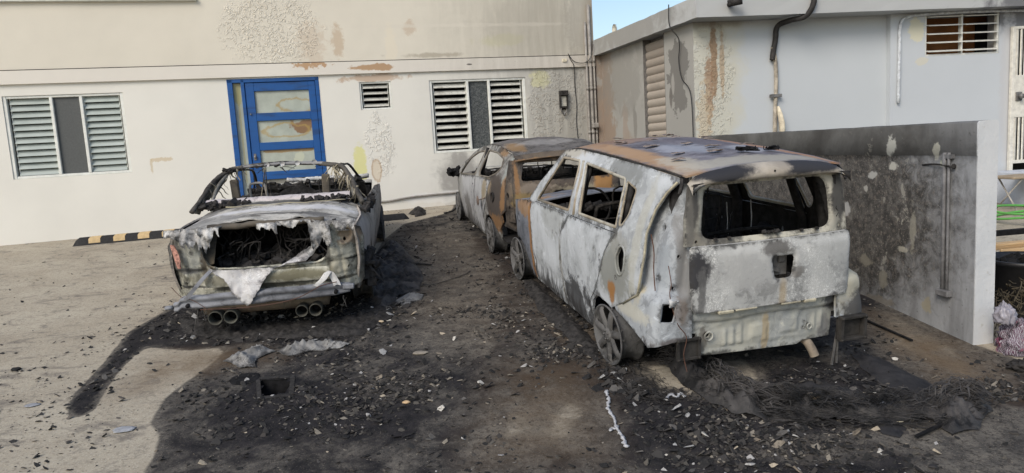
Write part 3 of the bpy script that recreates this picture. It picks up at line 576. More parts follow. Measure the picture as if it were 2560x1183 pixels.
n_ = len(dl); fs = [(j * n_ + i, j * n_ + (i + 1) % n_, (j + 1) * n_ + (i + 1) % n_, (j + 1) * n_ + i) for j in range(len(zs) - 1) for i in range(n_)]
fs.append(tuple(range(n_))[::-1]); fs.append(tuple((len(zs) - 1) * n_ + i for i in range(n_)))
m.add(vs, fs, 0, False); m.build('roof_slab', FASC, wb)
# roller slats in side wall
sh = MB()
for k in range(21):
    z_ = 3.63 - .127 * k; sec = [(-.0, 0), (-.018, .02), (-.030, .055), (-.030, .09), (-.016, .118), (0, .124)]
    P = [[(.075 + x, y, z_ - .127 + zz_) for (x, zz_) in sec] for y in (.885, 1.2, 1.595)]
    sh.grid(P, .004, nsign=1)
SHM = plaster('roller_slat_paint', (.36, .32, .275), patches=[((0, 1.2, 3.4), (5, .5, .5), (.27, .235, .20), .9, .6, .7)])
o = sh.build('roller_slats', SHM, wb); o.rotation_euler = (0, 0, FY)
m = MB(); m.box((.08, .875, 2.3), (.16, .012, 2.8)); m.box((.08, 1.603, 2.3), (.16, .014, 2.8)); m.box((.15, 1.24, 2.3), (.02, .7, 2.9)); o = m.build('slat_frame', plain('slat_frame_grey', (.13, .125, .12), .8), wb); o.rotation_euler = (0, 0, FY)
# louvred opening with brown interior
WP = plain('louvre_white', (.62, .62, .58), .45, .1, 8); BRN = plain('warm_interior', (.24, .10, .035), .8, .25, 2.5)
s0, s1, z0, z1 = WN; m = MB()
for a_, b_ in ((s0, s0 + .03), (s1 - .03, s1), ((s0 + s1) / 2 - .015, (s0 + s1) / 2 + .015)): m.box(((a_ + b_) / 2, -.05, (z0 + z1) / 2), (b_ - a_, .06, z1 - z0), bev=.004)
for z_ in (z0 + .013, z1 - .013): m.box(((s0 + s1) / 2, -.05, z_), (s1 - s0 - .06, .055, .026), bev=.003)
wn = m.build('window', WP, wb); wn.rotation_euler = (0, 0, YA)
m = MB()
for k in range(5):
    for a_, b_ in ((s0 + .04, (s0 + s1) / 2 - .02), ((s0 + s1) / 2 + .02, s1 - .04)): m.box(((a_ + b_) / 2, -.075, z0 + .07 + k * .123), (b_ - a_, .11, .014), Matrix.Rotation(.22, 3, 'X'), 0, .003)
o = m.build('louvre', WP, wn)
m = MB(); m.box(((s0 + s1) / 2, .5, (z0 + z1) / 2), (s1 - s0 + .6, .02, z1 - z0 + .6)); m.build('room_lining', BRN, wn)
# metal screen door
GW = plain('gate_paint', (.63, .61, .55), .55, .15, 14); s0, s1, z0, z1 = GT; m = MB(); y = -.13
for a_, b_ in ((s0 - .03, s0 + .03), (s1 - .05, s1)): m.box(((a_ + b_) / 2, y, (z0 + z1) / 2), (b_ - a_, .05, z1 - z0), bev=.004)
m.box(((s0 + s1) / 2, y, z1 - .02), (s1 - s0, .048, .04), bev=.004); m.box(((s0 + s1) / 2, y, 1.45), (s1 - s0, .046, .05), bev=.004)
gt = m.build('screen_door', GW, wb); gt.rotation_euler = (0, 0, YA)
m = MB(); m.box(((s0 + s1) / 2, y - .005, 2.42), (s1 - s0 - .04, .03, .62), bev=.004)
for k in range(13):
    x = s0 + .07 + k * .066
    for (a_, b_) in ((2.73, 3.40), (1.47, 2.11)): m.box((x, y, (a_ + b_) / 2), (.045, .018, b_ - a_), Matrix.Rotation(.5, 3, 'Z'))
m.build('screen_panel', GW, gt)
m = MB(); m.lathe([(.001, -.09), (.035, -.085), (.038, -.05), (.02, -.035), (.02, 0)], (s0 + .09, y - .02, 2.42), 'Y', 16); m.box((s0 + .09, y - .03, 2.42), (.1, .02, .13), bev=.004); m.build('door_knob', STEEL, gt)
m = MB(); m.box(((s0 + s1) / 2, .45, 2.2), (1.2, .02, 2.8)); m.build('door_backing', DARKROOM, gt)
def wfront(x, off, z): p = CW_ + ux * x + uy * off; return Vector((p.x, p.y, z))
# camera under eave, black service pipe, conduit, dish
e_ = empty('security_camera', wfront(.36, -.40, 3.84), YA); tag(e_, 'small dark bullet security camera on the white fascia', 'camera')
m = MB(); m.tube([(0, 0, 0), (-.01, -.05, 0)], .035, 10); m.build('mount', CHAR, e_); m = MB(); m.tube([(-.05, -.06, .0), (.0, -.09, .01), (.10, -.16, .02)], [.045, .05, .052], 14); m.build('camera_body', CHAR, e_)
PIPE = plain('tarred_pipe', (.03, .028, .027), .7, .4, 20)
cable('service_pipe', 'thick black pipe bending down from the white building roof edge', [wfront(1.55, -.41, 4.3), wfront(1.56, -.43, 3.95), wfront(1.55, -.43, 3.80), wfront(1.48, -.36, 3.66), wfront(1.32, -.22, 3.63), wfront(1.22, -.08, 3.58), wfront(1.20, -.05, 3.4), wfront(1.17, -.05, 3.25), wfront(1.15, -.05, 3.12)], .038, PIPE, 'pipe', 6, 10)
cable('drain_pipe', 'weathered pale pipe running down the white wall below the black pipe', [wfront(1.16, -.045, 3.3), wfront(1.20, -.04, 3.12), wfront(1.21, -.04, 2.8), wfront(1.19, -.04, 2.4), wfront(1.18, -.04, 2.0), wfront(1.17, -.04, 1.2)], .028, plain('pipe_dirty', (.36, .32, .26), .8, .4, 10), 'pipe', 6, 9)
o = MB().box((0, 0, 0), (.17, .05, .045), bev=.004).build('pipe_clamp', STEEL); o.location = wfront(1.19, -.06, 2.62); o.rotation_euler = (0, 0, YA); tag(o, 'dark metal clamp holding the pale pipe on the white wall', 'pipe clamp')
m = MB(); m.tube([(0, 0, .32), (.02, -.01, .22), (.05, -.01, .08), (.06, 0, -.08), (.05, 0, -.2)], [.02, .05, .06, .055, .05], 10, jit=.12, flat=.6); o = m.build('cloth_wrap', plain('wrap_cream', (.60, .54, .42), .9, .2, 18)); o.location = wfront(1.22, -.07, 2.15); o.rotation_euler = (0, 0, YA); tag(o, 'cream wrap hanging at the foot of the pale pipe on the white wall', 'wrap')
cable('conduit', 'pale conduit with a rounded bend left of the louvred opening', [wfront(5.2, -.13, 3.66), wfront(4.3, -.13, 3.675), wfront(3.45, -.125, 3.66), wfront(3.16, -.125, 3.62), wfront(3.08, -.12, 3.5), wfront(3.07, -.12, 3.2), wfront(3.06, -.12, 2.42)], .022, plain('conduit_white', (.50, .53, .56), .6), 'conduit', 6, 10)
cable('wire', 'thin black wire hanging down the peeling side wall of the white building', [fworld(1.72, -3.05, 4.0), fworld(1.72, -3.06, 3.7), fworld(1.84, -3.1, 3.5), fworld(1.87, -3.02, 3.2), fworld(1.87, -3.1, 2.95), fworld(1.86, -3.36, 2.7), fworld(1.86, -3.40, 2.0)], .008, CB, 'wire')
e_ = empty('rooftop_antenna', fworld(2.4, .4, 3.9), FY); tag(e_, 'tiny pale dish antenna on the roof against the sky', 'antenna')
m = MB(); m.tube([(0, 0, 0), (0, 0, .42)], .008, 6); m.build('mast', STEEL, e_); m = MB(); m.lathe([(.001, .05), (.05, .045), (.085, .02), (.095, 0)], (-.05, -.02, .33), 'X', 18); m.build('dish', plain('dish_white', (.75, .72, .62), .5), e_)
# ================================================================ LOW SOOTY BOUNDARY WALL
W0 = Vector((3.4400, 5.2083, 0)); g = Gr('boundary_wall_paint', .88, .2)
X = g.xyz(); n1 = g.noise(1.3, 6, .65, .3); n2 = g.noise(8, 7, .7, .5); n3 = g.noise(22, 5, .7); n4 = g.noise(60, 3, .7); dr_ = g.noise(3, 6, .65, .2, g.scale((2.5, 2.5, .5)))
base = g.mix(g.rng(dr_, .35, .7), (.30, .31, .325), (.20, .205, .215)); base = g.mix(g.math('MULTIPLY', g.rng(n3, .60, .68), .6), base, (.07, .07, .072))
nn = n1
soot = g.mix(g.rng(n2, .38, .66), (.048, .046, .044), (.125, .118, .108)); soot = g.mix(g.math('MULTIPLY', g.rng(n3, .52, .62), .55), soot, (.19, .165, .14)); soot = g.mix(g.math('MULTIPLY', g.rng(n4, .60, .66), .6), soot, (.36, .345, .31))
m1 = g.patch((0, 3.0, 1.35), (9, 2.72, 1.10), .40, .16, nzf=n2)          # main scorched field
c = g.mix(m1, base, soot)
topb = g.rng(X[2], 1.852, 1.858); c = g.mix(g.math('MULTIPLY', topb, g.rng(X[1], -.1, .9, .55, 1)), c, g.mix(g.rng(n1, .3, .7), (.055, .053, .05), (.13, .13, .125)))
g_n = g.math('ADD', g.math('MULTIPLY', g.noise(9, 4, .6), .6), g.math('MULTIPLY', n3, .4)); fl = g.math('ADD', n2, g.math('MULTIPLY', g.noise(4.5, 4, .6), .6))
ex = g.math('MULTIPLY', g.rng(fl, .93, .95), g.rng(X[1], .35, 1.9, 1, 0)); c = g.mix(g.math('MULTIPLY', ex, m1), c, (.34, .325, .28))
for p_ in [((0, .95, 1.93), (9, .10, .12), (.55, .55, .50)), ((0, .93, 1.77), (9, .09, .06), (.55, .54, .48)), ((0, 1.2, 1.68), (9, .10, .05), (.50, .50, .47)), ((0, .42, 1.90), (9, .06, .10), (.55, .54, .46)), ((0, .33, 1.80), (9, .06, .06), (.52, .52, .40)), ((0, .68, 1.25), (9, .06, .26), (.30, .285, .235)), ((0, 1.3, .88), (9, .14, .09), (.26, .24, .19)), ((0, 1.05, .75), (9, .10, .12), (.24, .225, .18)), ((0, .8, 1.05), (9, .09, .04), (.42, .40, .33)), ((0, .5, .62), (9, .08, .12), (.30, .27, .19)), ((0, 1.1, .55), (9, .3, .06), (.19, .17, .14)), ((0, 1.6, 1.35), (9, .12, .10), (.50, .50, .48)), ((0, 1.3, 1.55), (9, .05, .05), (.45, .44, .40))]:
    c = g.mix(g.math('MULTIPLY', g.patch(p_[0], tuple(x * .6 for x in p_[1]), .5, .9, nzf=g_n), .72), c, p_[2])
wht = g.mix(g.rng(n1, .3, .7), (.46, .48, .50), (.55, .56, .57)); wht = g.mix(g.math('MULTIPLY', g.rng(n3, .60, .66), .5), wht, (.35, .34, .31)); end = g.rng(X[1], .006, .012, 1, 0); c = g.mix(end, c, wht)
b_ = g.bump(n2, .5, .014); b_ = g.bump(n3, .4, .006, b_); b_ = g.bump(g.math('MULTIPLY', ex, m1), .6, .01, b_); g.out(c, b_)
m = MB(); zt = 2.108
def lwf(u, v): return (.005 * fz((0, u, v), 1.5) + .003 * nz((0, u, v), 9), u, v)
sec = [(0, .1), (0, .5), (0, 1.0), (0, 1.4), (0, 1.8), (.0, 1.855), (-.004, 1.858), (-.004, zt - .015), (.010, zt), (.10, zt + .002), (.155, zt), (.165, zt - .015), (.165, 1.4), (.165, .1)]
P = [[(x + .004 * nz((x, y, z_), 3), y + .0 , z_ + .004 * nz((x, y, 0), 4) * (z_ > 1)) for (x, z_) in sec] for y in [-.0, .012, .05] + list(np.linspace(.12, 5.0, 60))]
m.grid(P, 0, nsign=1); m.add([P[0][j] for j in range(len(sec))], [tuple(range(len(sec)))[::-1]], 0, False)
bw = m.build('boundary_wall', g.m); bw.location = W0; bw.rotation_euler = (0, 0, YA); tag(bw, 'low soot blackened boundary wall with flaking paint and a white painted end', 'wall')
def wl(y, off, z): c_, s_ = math.cos(YA), math.sin(YA); return W0 + Vector((c_ * -off - s_ * y, s_ * -off + c_ * y, z))
m = MB()
for x, r in ((0, .011), (.045, .015)): m.tube([(-.02, x, 0), (-.02, x, .4), (-.02, x, .8), (-.02, x, 1.12)], r, 8)
m.box((-.03, .02, .02), (.05, .13, .05), bev=.006); m.box((-.015, .02, 1.09), (.03, .12, .03))
o = m.build('conduit', plain('conduit_grey', (.15, .15, .155), .7, .3, 12)); o.location = wl(.26, 0, .76); o.rotation_euler = (0, 0, YA); tag(o, 'pair of grey vertical conduits fixed to the sooty boundary wall', 'conduit')
m = MB(); m.tube(spline([(0, .3, 0), (-.02, .15, .01), (-.03, 0, 0), (-.03, -.05, -.01)], 4), .007, 7); m.box((-.02, -.06, -.005), (.03, .03, .04), bev=.01); o = m.build('wall_bracket', CHAR); o.location = wl(.27, 0, 1.78); o.rotation_euler = (0, 0, YA); tag(o, 'burnt bracket sticking out beside the top of the conduits on the sooty wall', 'bracket')
# ================================================================ CARS: shared pieces
INNER = plain('sooty_inside', (.022, .021, .021), .9, .6, 12, .2, .5, dist=.01)
RIMM = burnt('scorched_alloy', (.12, .12, .122), (.05, .05, .05), worm=.1, dirt=.7)
SPK = burnt('sooty_spokes', (.12, .117, .115), (.05, .049, .048), worm=.1, dirt=.6)
def wheel(parent, x, y, r, wd, side, camber=0.0, toe=0.0, spokes=5, mat=None, tyre=None, squash=0.0):
    """bare burnt rim: barrel with lips, spoked disc and hub; side=-1 is the left of the car"""
    mat = mat or RIMM; m = MB(); h = wd / 2
    prof = [(r, -h), (r * .985, -h + .012), (r * .90, -h + .03), (r * .86, -h + .06), (r * .84, 0), (r * .86, h - .05), (r * .92, h - .02), (r, h - .008), (r * 1.005, h), (r * .97, h + .004), (r * .94, h - .01), (r * .88, h - .025), (r * .83, h - .05), (r * .81, 0), (r * .83, -h + .05), (r * .95, -h + .004)]
    m.lathe([(a_, b_ * side) for a_, b_ in prof], (0, 0, 0), 'X', 36, closed=True)
    o = m.build('wheel', mat, parent); o.location = (x, y, r); o.rotation_euler = (0, camber, toe)
    d = MB(); xo = side * (h + .002)
    for k in range(spokes):
        a_ = 2 * math.pi * (k + .2) / spokes; u = Vector((0, math.cos(a_), math.sin(a_))); v = Vector((0, -math.sin(a_), math.cos(a_)))
        P = []
        for t in (0, .3, .6, .85, 1.0):
            rr = lerp(.16 * r, .93 * r, t); w_ = lerp(.15, .11, t) * r * (1 + .8 * (t > .9)); bx = xo + side * (-.012 * (1 - t) ** 2 + .006 * math.sin(t * 3) - .012 * (t > .9)); c_ = u * rr
            P.append([c_ - v * w_ + Vector((bx - side * .018, 0, 0)), c_ - v * w_ * .6 + Vector((bx, 0, 0)), c_ + v * w_ * .6 + Vector((bx, 0, 0)), c_ + v * w_ + Vector((bx - side * .018, 0, 0))])
        d.grid(P, .012, nsign=side)
    d.lathe([(.001, xo + side * .004), (.22 * r, xo + side * .002), (.27 * r, xo - side * .03), (.27 * r, xo - side * .08)], (0, 0, 0), 'X', 24)
    for k in range(5):
        a_ = 2 * math.pi * k / 5; d.tube([(xo - side * .005, .15 * r * math.cos(a_), .15 * r * math.sin(a_)), (xo + side * .012, .15 * r * math.cos(a_), .15 * r * math.sin(a_))], .009, 6)
    d.build('spokes', SPK, o)
    b = MB(); b.lathe([(.001, -side * h * .2), (.62 * r, -side * h * .2), (.64 * r, -side * (h * .2 + .02)), (.05, -side * (h + .03))], (0, 0, 0), 'X', 24); b.build('brake_drum', INNER, o)
    return o
def seat_frame(parent, x, y, z, w=.46, h=.58, head=True, mat=None, lean=-.25):
    m = MB(); mat = mat or CHAR
    loop = spline([(x - w / 2, y, z), (x - w / 2, y + lean * h * .9, z + h * .85), (x - w / 2 + .07, y + lean * h, z + h), (x + w / 2 - .07, y + lean * h, z + h), (x + w / 2, y + lean * h * .9, z + h * .85), (x + w / 2, y, z)], 4)
    m.tube(loop, .016, 6)
    for k in range(5):
        t = .15 + .16 * k; m.tube([(x - w / 2, y + lean * h * t, z + h * t), (x, y + lean * h * t - .01, z + h * t - .02 * (k % 2)), (x + w / 2, y + lean * h * t, z + h * t)], .005, 5)
    m.tube([(x - w / 2, y, z), (x - w / 2, y + .42, z + .03), (x + w / 2, y + .42, z + .03), (x + w / 2, y, z)], .018, 6)
    for k in range(4): m.tube([(x - w / 2 + .09 * (k + .5), y + .02, z), (x - w / 2 + .09 * (k + .5), y + .2, z - .03), (x - w / 2 + .09 * (k + .5), y + .40, z + .02)], .006, 5)
    if head: m.tube(spline([(x - .08, y + lean * h, z + h - .04), (x - .08, y + lean * h - .02, z + h + .13), (x + .08, y + lean * h - .02, z + h + .13), (x + .08, y + lean * h, z + h - .04)], 3), .008, 6)
    return m.build('seat_frame', mat, parent)
def lumps(m, c, d, n, s=.05, mi=0):
    for k in range(n):
        p = Vector((c[0] + (rnd.random() - .5) * d[0], c[1] + (rnd.random() - .5) * d[1], c[2] + (rnd.random() - .5) * d[2])); a_ = s * (.5 + rnd.random())
        m.box(p, (a_ * (.5 + rnd.random()), a_ * (.5 + rnd.random()), a_ * .5 * (.4 + rnd.random())), Matrix.Rotation(rnd.random() * 6, 3, Vector((rnd.random() - .5, rnd.random() - .5, rnd.random())).normalized()), mi, .004)
def strands(m, pts, n, L=(.1, .3), r=.004, spread=.03, sway=.05):
    for k in range(n):
        t = rnd.random() * (len(pts) - 1.001); i = int(t); p = Vector(pts[i]).lerp(Vector(pts[i + 1]), t - i) + Vector([(rnd.random() - .5) * spread for _ in range(3)])
        l = L[0] + (L[1] - L[0]) * rnd.random(); q = [p]; d = Vector(((rnd.random() - .5) * sway, (rnd.random() - .5) * sway, 0))
        for j in range(1, 6): q.append(q[-1] + Vector((d.x + (rnd.random() - .5) * sway * .6, d.y + (rnd.random() - .5) * sway * .6, -l / 5)))
        rr = r * (.6 + rnd.random()); m.tube(q, [rr * 1.6, rr * 1.2, rr * 1.5, rr, rr * 1.1, rr * .5], 5, jit=.3, flat=.5)
def ragged(u0, u1, v0, v1, n, amp, o=0.0, side='bottom'):
    """polygon with a torn lower edge"""
    P = [(u1, v1), (u0, v1)] if side == 'bottom' else [(u0, v0), (u1, v0)]
    for k in range(n + 1):
        t = k / n; j = amp * (1.5 * fz((t * 3.1, o, 0), 1.0, o, 5) + .28 * nz((t * 31, o, 3), 1)) + amp * .5 * (rnd.random() - .5) * (rnd.random() > .6)
        if side == 'bottom': P.append((lerp(u0, u1, t), v0 + j))
        else: P.append((lerp(u1, u0, t), v1 + j))
    return P
# ================================================================ CAR A: boxy white hatchback wreck
LB, LB2 = (.47, .495, .52), (.35, .37, .385)
OR_ = (.28, .14, .05); GG = (.20, .205, .185); BK = (.03, .03, .032)
BS = burnt('bleached_blue_white', LB, LB2, dirt=.30, worm=.15, streak=.22, patches=[((-.8, -.05, .72), (.5, .30, .22), GG, .5, .5, .85), ((-.8, -.02, .60), (.5, .07, .06), OR_, .5, .5, .95), ((-.8, -.02, .54), (.5, .04, .06), OR_, .5, .5, .9),
    ((-.7, .12, 1.44), (.5, .30, .10), (.19, .20, .20), .5, .5, .85), ((-.8, .45, .15), (.5, .5, .14), BK, .6, .8, .85), ((-.8, -.35, 1.0), (.5, .05, .5), (.40, .39, .33), .5, .5, .5), ((-.8, -.12, .95), (.5, .12, .08), (.26, .26, .24), .5, .7, .6), ((.8, -.2, .9), (.3, .6, .7), (.42, .41, .36), .6, .5, .8), ((-.6, 1.3, 1.5), (.3, .3, .08), (.35, .32, .26), .5, .5, .7)], lowsoot=(.08, .30))
BD = burnt('bleached_door_paint', LB, LB2, dirt=.40, worm=.22, streak=.35, patches=[((-.8, .80, .26), (.5, .34, .20), BK, .6, .9, .9), ((-.8, 1.12, .45), (.5, .035, .35), (.24, .23, .2), .6, .7, .7), ((-.8, 1.35, .85), (.5, .25, .14), (.28, .29, .28), .6, .9, .5)], lowsoot=(.14, .34))
BF = burnt('scorched_fender', (.20, .215, .25), (.11, .12, .14), dirt=.5, worm=.1, patches=[((-.8, 2.05, .5), (.5, .055, .55), OR_, .3, .4, .9), ((-.8, 2.3, .85), (.5, .25, .10), (.30, .17, .07), .4, .6, .7)], lowsoot=(.05, .25))
BR = burnt('tailgate_ash', (.47, .475, .465), (.36, .365, .36), dirt=.5, worm=1.3, streak=.2, patches=[((-.53, -.7, .86), (.075, .5, .13), (.04, .04, .044), .5, .7, 1), ((-.50, -.7, .72), (.03, .5, .16), (.10, .10, .10), .4, .7, .8), ((.05, -.7, .965), (.12, .5, .05), (.10, .095, .09), .7, .7, .9), ((.20, -.7, .78), (.05, .5, .04), (.13, .12, .11), .5, .8, .8),
    ((.09, -.7, .63), (.028, .5, .13), (.36, .28, .17), 1.2, .5, .7), ((-.15, -.7, .80), (.25, .5, .12), (.30, .30, .30), .9, .8, .45), ((.45, -.7, .83), (.22, .5, .15), (.32, .33, .33), .9, .6, .4)], bump=.5)
BG = burnt('tailgate_frame_scorch', (.46, .44, .37), (.32, .31, .27), dirt=.3, worm=.0, patches=[((-.55, -.7, 1.3), (.05, .5, .20), (.05, .049, .048), .6, .35, .95), ((.54, -.7, 1.25), (.05, .5, .22), (.06, .058, .055), .6, .35, .95), ((-.5, -.7, 1.06), (.12, .5, .05), (.15, .14, .12), .7, .7, .8), ((.5, -.7, 1.08), (.05, .5, .06), (.30, .29, .25), .7, .7, .8), ((-.57, -.7, 1.15), (.03, .5, .3), (.12, .115, .105), .6, .5, .8), ((0, -.7, 1.435), (.6, .5, .016), (.12, .115, .10), .5, .6, .7)])
BSP = burnt('spoiler_scorch', (.42, .38, .32), (.30, .275, .24), dirt=.35, worm=.0, patches=[((-.36, -.7, 1.49), (.24, .5, .06), (.03, .03, .034), .5, .3, 1), ((.30, -.7, 1.49), (.30, .5, .055), (.035, .035, .04), .6, .3, 1), ((.02, -.7, 1.50), (.10, .5, .05), (.46, .41, .34), .6, .5, .6)])
BV = burnt('rear_lower_steel', (.44, .435, .375), (.33, .345, .34), dirt=.35, worm=.1, streak=.2, patches=[((.60, -.7, .50), (.14, .5, .08), (.05, .05, .052), .6, .7, .9), ((-.62, -.7, .42), (.10, .5, .04), (.06, .055, .05), .5, .7, .9), ((.02, -.7, .36), (.03, .5, .16), (.40, .31, .18), .5, .5, .7), ((-.45, -.7, .36), (.03, .5, .1), (.10, .09, .08), .5, .7, .7), ((.5, -.7, .33), (.05, .5, .12), (.18, .18, .18), .7, .5, .8)])
BC = burnt('rear_corner_steel', (.40, .43, .46), (.31, .33, .35), dirt=.5, worm=.1, streak=.35, patches=[((-.72, -.60, 1.10), (.06, .1, .36), (.24, .265, .29), .7, .4, .8), ((-.60, -.69, 1.0), (.05, .1, .5), (.10, .10, .10), .6, .5, .85), ((-.68, -.6, 1.36), (.14, .3, .15), (.06, .06, .058), .6, .5, .95), ((-.79, -.4, 1.0), (.035, .09, .5), (.42, .38, .27), .5, .5, .8), ((-.6, -.68, .9), (.035, .2, .5), (.20, .20, .20), .6, .5, .7), ((-.8, -.3, .52), (.2, .25, .06), (.44, .43, .37), .6, .6, .8), ((-.7, -.62, .38), (.12, .2, .04), (.10, .09, .09), .6, .7, .9), ((-.64, -.67, .6), (.05, .1, .08), (.20, .13, .08), .6, .7, .35),  # left recess: grey centre, dark top and soot edges paint in its shading
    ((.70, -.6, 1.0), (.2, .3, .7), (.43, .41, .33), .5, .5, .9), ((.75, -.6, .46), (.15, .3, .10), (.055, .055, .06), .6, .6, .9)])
BRF = burnt('roof_heat_tint', (.21, .205, .23), (.12, .115, .135), dirt=.6, worm=.1, patches=[((-.50, .3, 1.5), (.10, 1.4, .3), (.38, .24, .13), .9, .5, .85), ((-.25, 1.2, 1.5), (.3, .35, .3), (.26, .16, .10), .8, .7, .7), ((0, -.50, 1.5), (.62, .12, .3), (.36, .34, .29), .8, .5, .8), ((-.42, -.3, 1.5), (.12, .25, .3), (.40, .37, .31), .7, .6, .8), ((.52, .4, 1.5), (.05, 1.5, .3), (.34, .19, .11), .7, .5, .9), ((.2, .6, 1.5), (.25, .45, .3), (.11, .10, .12), .8, .8, .7),
    ((-.1, .2, 1.5), (.2, .25, .3), (.30, .32, .37), .8, .7, .7), ((.5, 1.2, 1.5), (.3, .3, .3), (.40, .34, .28), .8, .6, .7), ((.3, 0, 1.5), (.16, .2, .3), (.34, .36, .40), .8, .7, .6)])
FRM = burnt('window_frame_rust', (.40, .39, .34), (.26, .22, .16), dirt=.4, worm=0, patches=[((-.7, 1.3, 1.2), (.5, .5, .4), (.24, .18, .12), .8, .7, .5)])
def SX(y, z):
    w_ = itp([(.1, .79), (.3, .825), (.5, .845), (.72, .85), (.86, .845), (.90, .832), (1.0, .815), (1.05, .80), (1.42, .668), (1.48, .63), (1.55, .58)], z)
    if y < .05: w_ -= .055 * ((.05 - y) / .65) ** 2
    if y > 2.2: w_ -= .16 * ((y - 2.2) / .95) ** 2
    return w_ + .009 * fz((y, z, 0), 2.2, 5) * (z < 1.0) + .004 * fz((y, z, 3), 7, 5) * (z < .95)
def yr(z): return itp([(.5, -.70), (1.0, -.70), (1.25, -.685), (1.45, -.655)], z)
A_ = empty('hatchback_wreck', mat=ground_mat(1.5097, 5.4034, .24969)); tag(A_, 'burnt out boxy white hatchback with its bleached tailgate towards the camera, beside the sooty wall', 'car')
wfr = rnd_poly([(1.86, .975), (.96, 1.01), (1.04, 1.425), (1.47, 1.415)], .03); wrr = rnd_poly([(.73, 1.02), (-.03, 1.045), (.07, 1.385), (.89, 1.42)], .03); wqr = rnd_poly([(-.06, 1.065), (-.11, 1.075), (-.165, 1.15), (-.145, 1.335), (.04, 1.375)], .03)
arcR = [(.0, .44), (.10, .462), (.20, .47), (.29, .455), (.36, .40), (.405, .32), (.425, .22), (.43, .13)]
doorF = [(2.005, .16), (1.06, .16), (1.155, .42), (1.09, .80), (.93, .985), (1.9, .955), (2.0, .92)]; doorR_ = [(1.045, .16), (.50, .155), (.46, .33), (.30, .50), (.09, .85), (-.035, 1.015), (.91, .985), (1.075, .80), (1.14, .42)]
sideA = [(-.60, 1.455), (-.2, 1.488), (.3, 1.507), (.8, 1.515), (1.2, 1.505), (1.50, 1.478), (2.12, .95), (2.03, .93), (2.03, .13)] + arcR[::-1] + [(-.06, .47), (-.2, .535), (-.42, .66), (-.455, .8), (-.46, .93), (-.44, 1.08), (-.45, 1.24), (-.50, 1.35), (-.58, 1.43)]
def inset(poly, d):
    out = []; n = len(poly)
    for i in range(n):
        p0, p1, p2 = Vector(poly[i - 1]), Vector(poly[i]), Vector(poly[(i + 1) % n]); a_ = (p1 - p0).normalized(); b_ = (p2 - p1).normalized()
        nn_ = Vector((-(a_.y + b_.y), a_.x + b_.x)); nn_ = nn_.normalized() if nn_.length > 1e-6 else Vector((-a_.y, a_.x)); out.append(p1 + nn_ * d)
    area = sum(poly[i - 1][0] * poly[i][1] - poly[i][0] * poly[i - 1][1] for i in range(n)) / 2
    if area < 0: out = [Vector(p) * 2 - q for p, q in zip(poly, out)]
    return [tuple(q) for q in out]
fuel = ellipse(-.17, .84, .062, .098, 22)
for sg in (-1, 1):
    m = MB(); m.shell(sideA, [wfr, wrr, wqr, doorF, doorR_] + ([fuel, ellipse(-.10, .70, .009, .012, 8)] if sg < 0 else []), lambda u, v: (sg * SX(u, v), u, v), .022, .045, 0, 1, nsign=sg); bs = m.build('body_side', [BS, INNER], A_)
    for nm, poly, hs in (('front_door', doorF, [ellipse(1.23, .76, .011, .016, 8), ellipse(1.32, .77, .006, .01, 8)]), ('rear_door', doorR_, [ellipse(.30, .82, .013, .022, 8), ellipse(.19, .79, .014, .020, 8)])):
        m = MB(); m.shell(inset(poly, .006), hs, lambda u, v: (sg * (SX(u, v) + .004 + .012 * sstep(.56, .60, v) * sstep(.70, .60, v) * 0 - .010 * sstep(.40, .33, v) * sstep(.24, .33, v) + .008 * sstep(.88, .90, v)), u, v), .03, .04, 0, 1, nsign=sg); d_ = m.build(nm, [BD, INNER], A_)
    m = MB()
    for wpoly, dd in ((wfr, .014), (wrr, .014), (wqr, .010)):
        m.tube([(sg * (SX(a_, b_) - .006), a_, b_) for a_, b_ in inset(wpoly, .004)][::2], dd, 6, closed=True, flat=1.0)
    m.tube([(sg * (SX(.95, z_) + .002), lerp(.83, .96, (z_ - 1.0) / .44), z_) for z_ in (1.0, 1.1, 1.2, 1.3, 1.43)], .012, 6); m.build('window_frame', FRM, A_)
    ar2 = [(2.55 - .385 * math.cos(t), .09 + .375 * math.sin(t)) for t in np.linspace(.15, 2.95, 14)]
    m = MB(); m.shell([(2.035, .14)] + ar2 + [(3.0, .16), (3.2, .22), (3.24, .5), (3.16, .74), (2.9, .82), (2.6, .875), (2.2, .93), (2.035, .925)], [rnd_poly([(2.42, .735), (2.60, .72), (2.58, .655), (2.45, .67)], .03)] if sg < 0 else [], lambda u, v: (sg * (SX(u, v) + .002), u, v), .02, .05, 0, 1, nsign=sg); m.build('front_fender', [BF, INNER], A_)
m = MB()
for sg in (-1, 1): m.tube([(sg * (SX(a_, b_) - .004), a_ - .004, b_) for a_, b_ in [(-.20, .535), (-.42, .66), (-.455, .8), (-.46, .93), (-.44, 1.08), (-.45, 1.24), (-.50, 1.35), (-.58, 1.43)]], .011, 6, flat=.7) if sg < 0 else None
m.build('quarter_flange', burnt('cream_flange', (.46, .42, .30), (.30, .28, .22), worm=0, dirt=.5), A_)
m = MB(); m.tube(spline([(-.585, -.60, 1.455), (-.60, -.625, 1.42), (-.62, -.635, 1.36)], 4), .012, 6, flat=.5); m.build('tailgate_channel', CHAR, A_); m = MB(); m.tube(spline([(.585, -.60, 1.455), (.60, -.62, 1.42), (.62, -.64, 1.36)], 4), .014, 6, flat=.5); m.build('tailgate_channel', CHAR, A_)
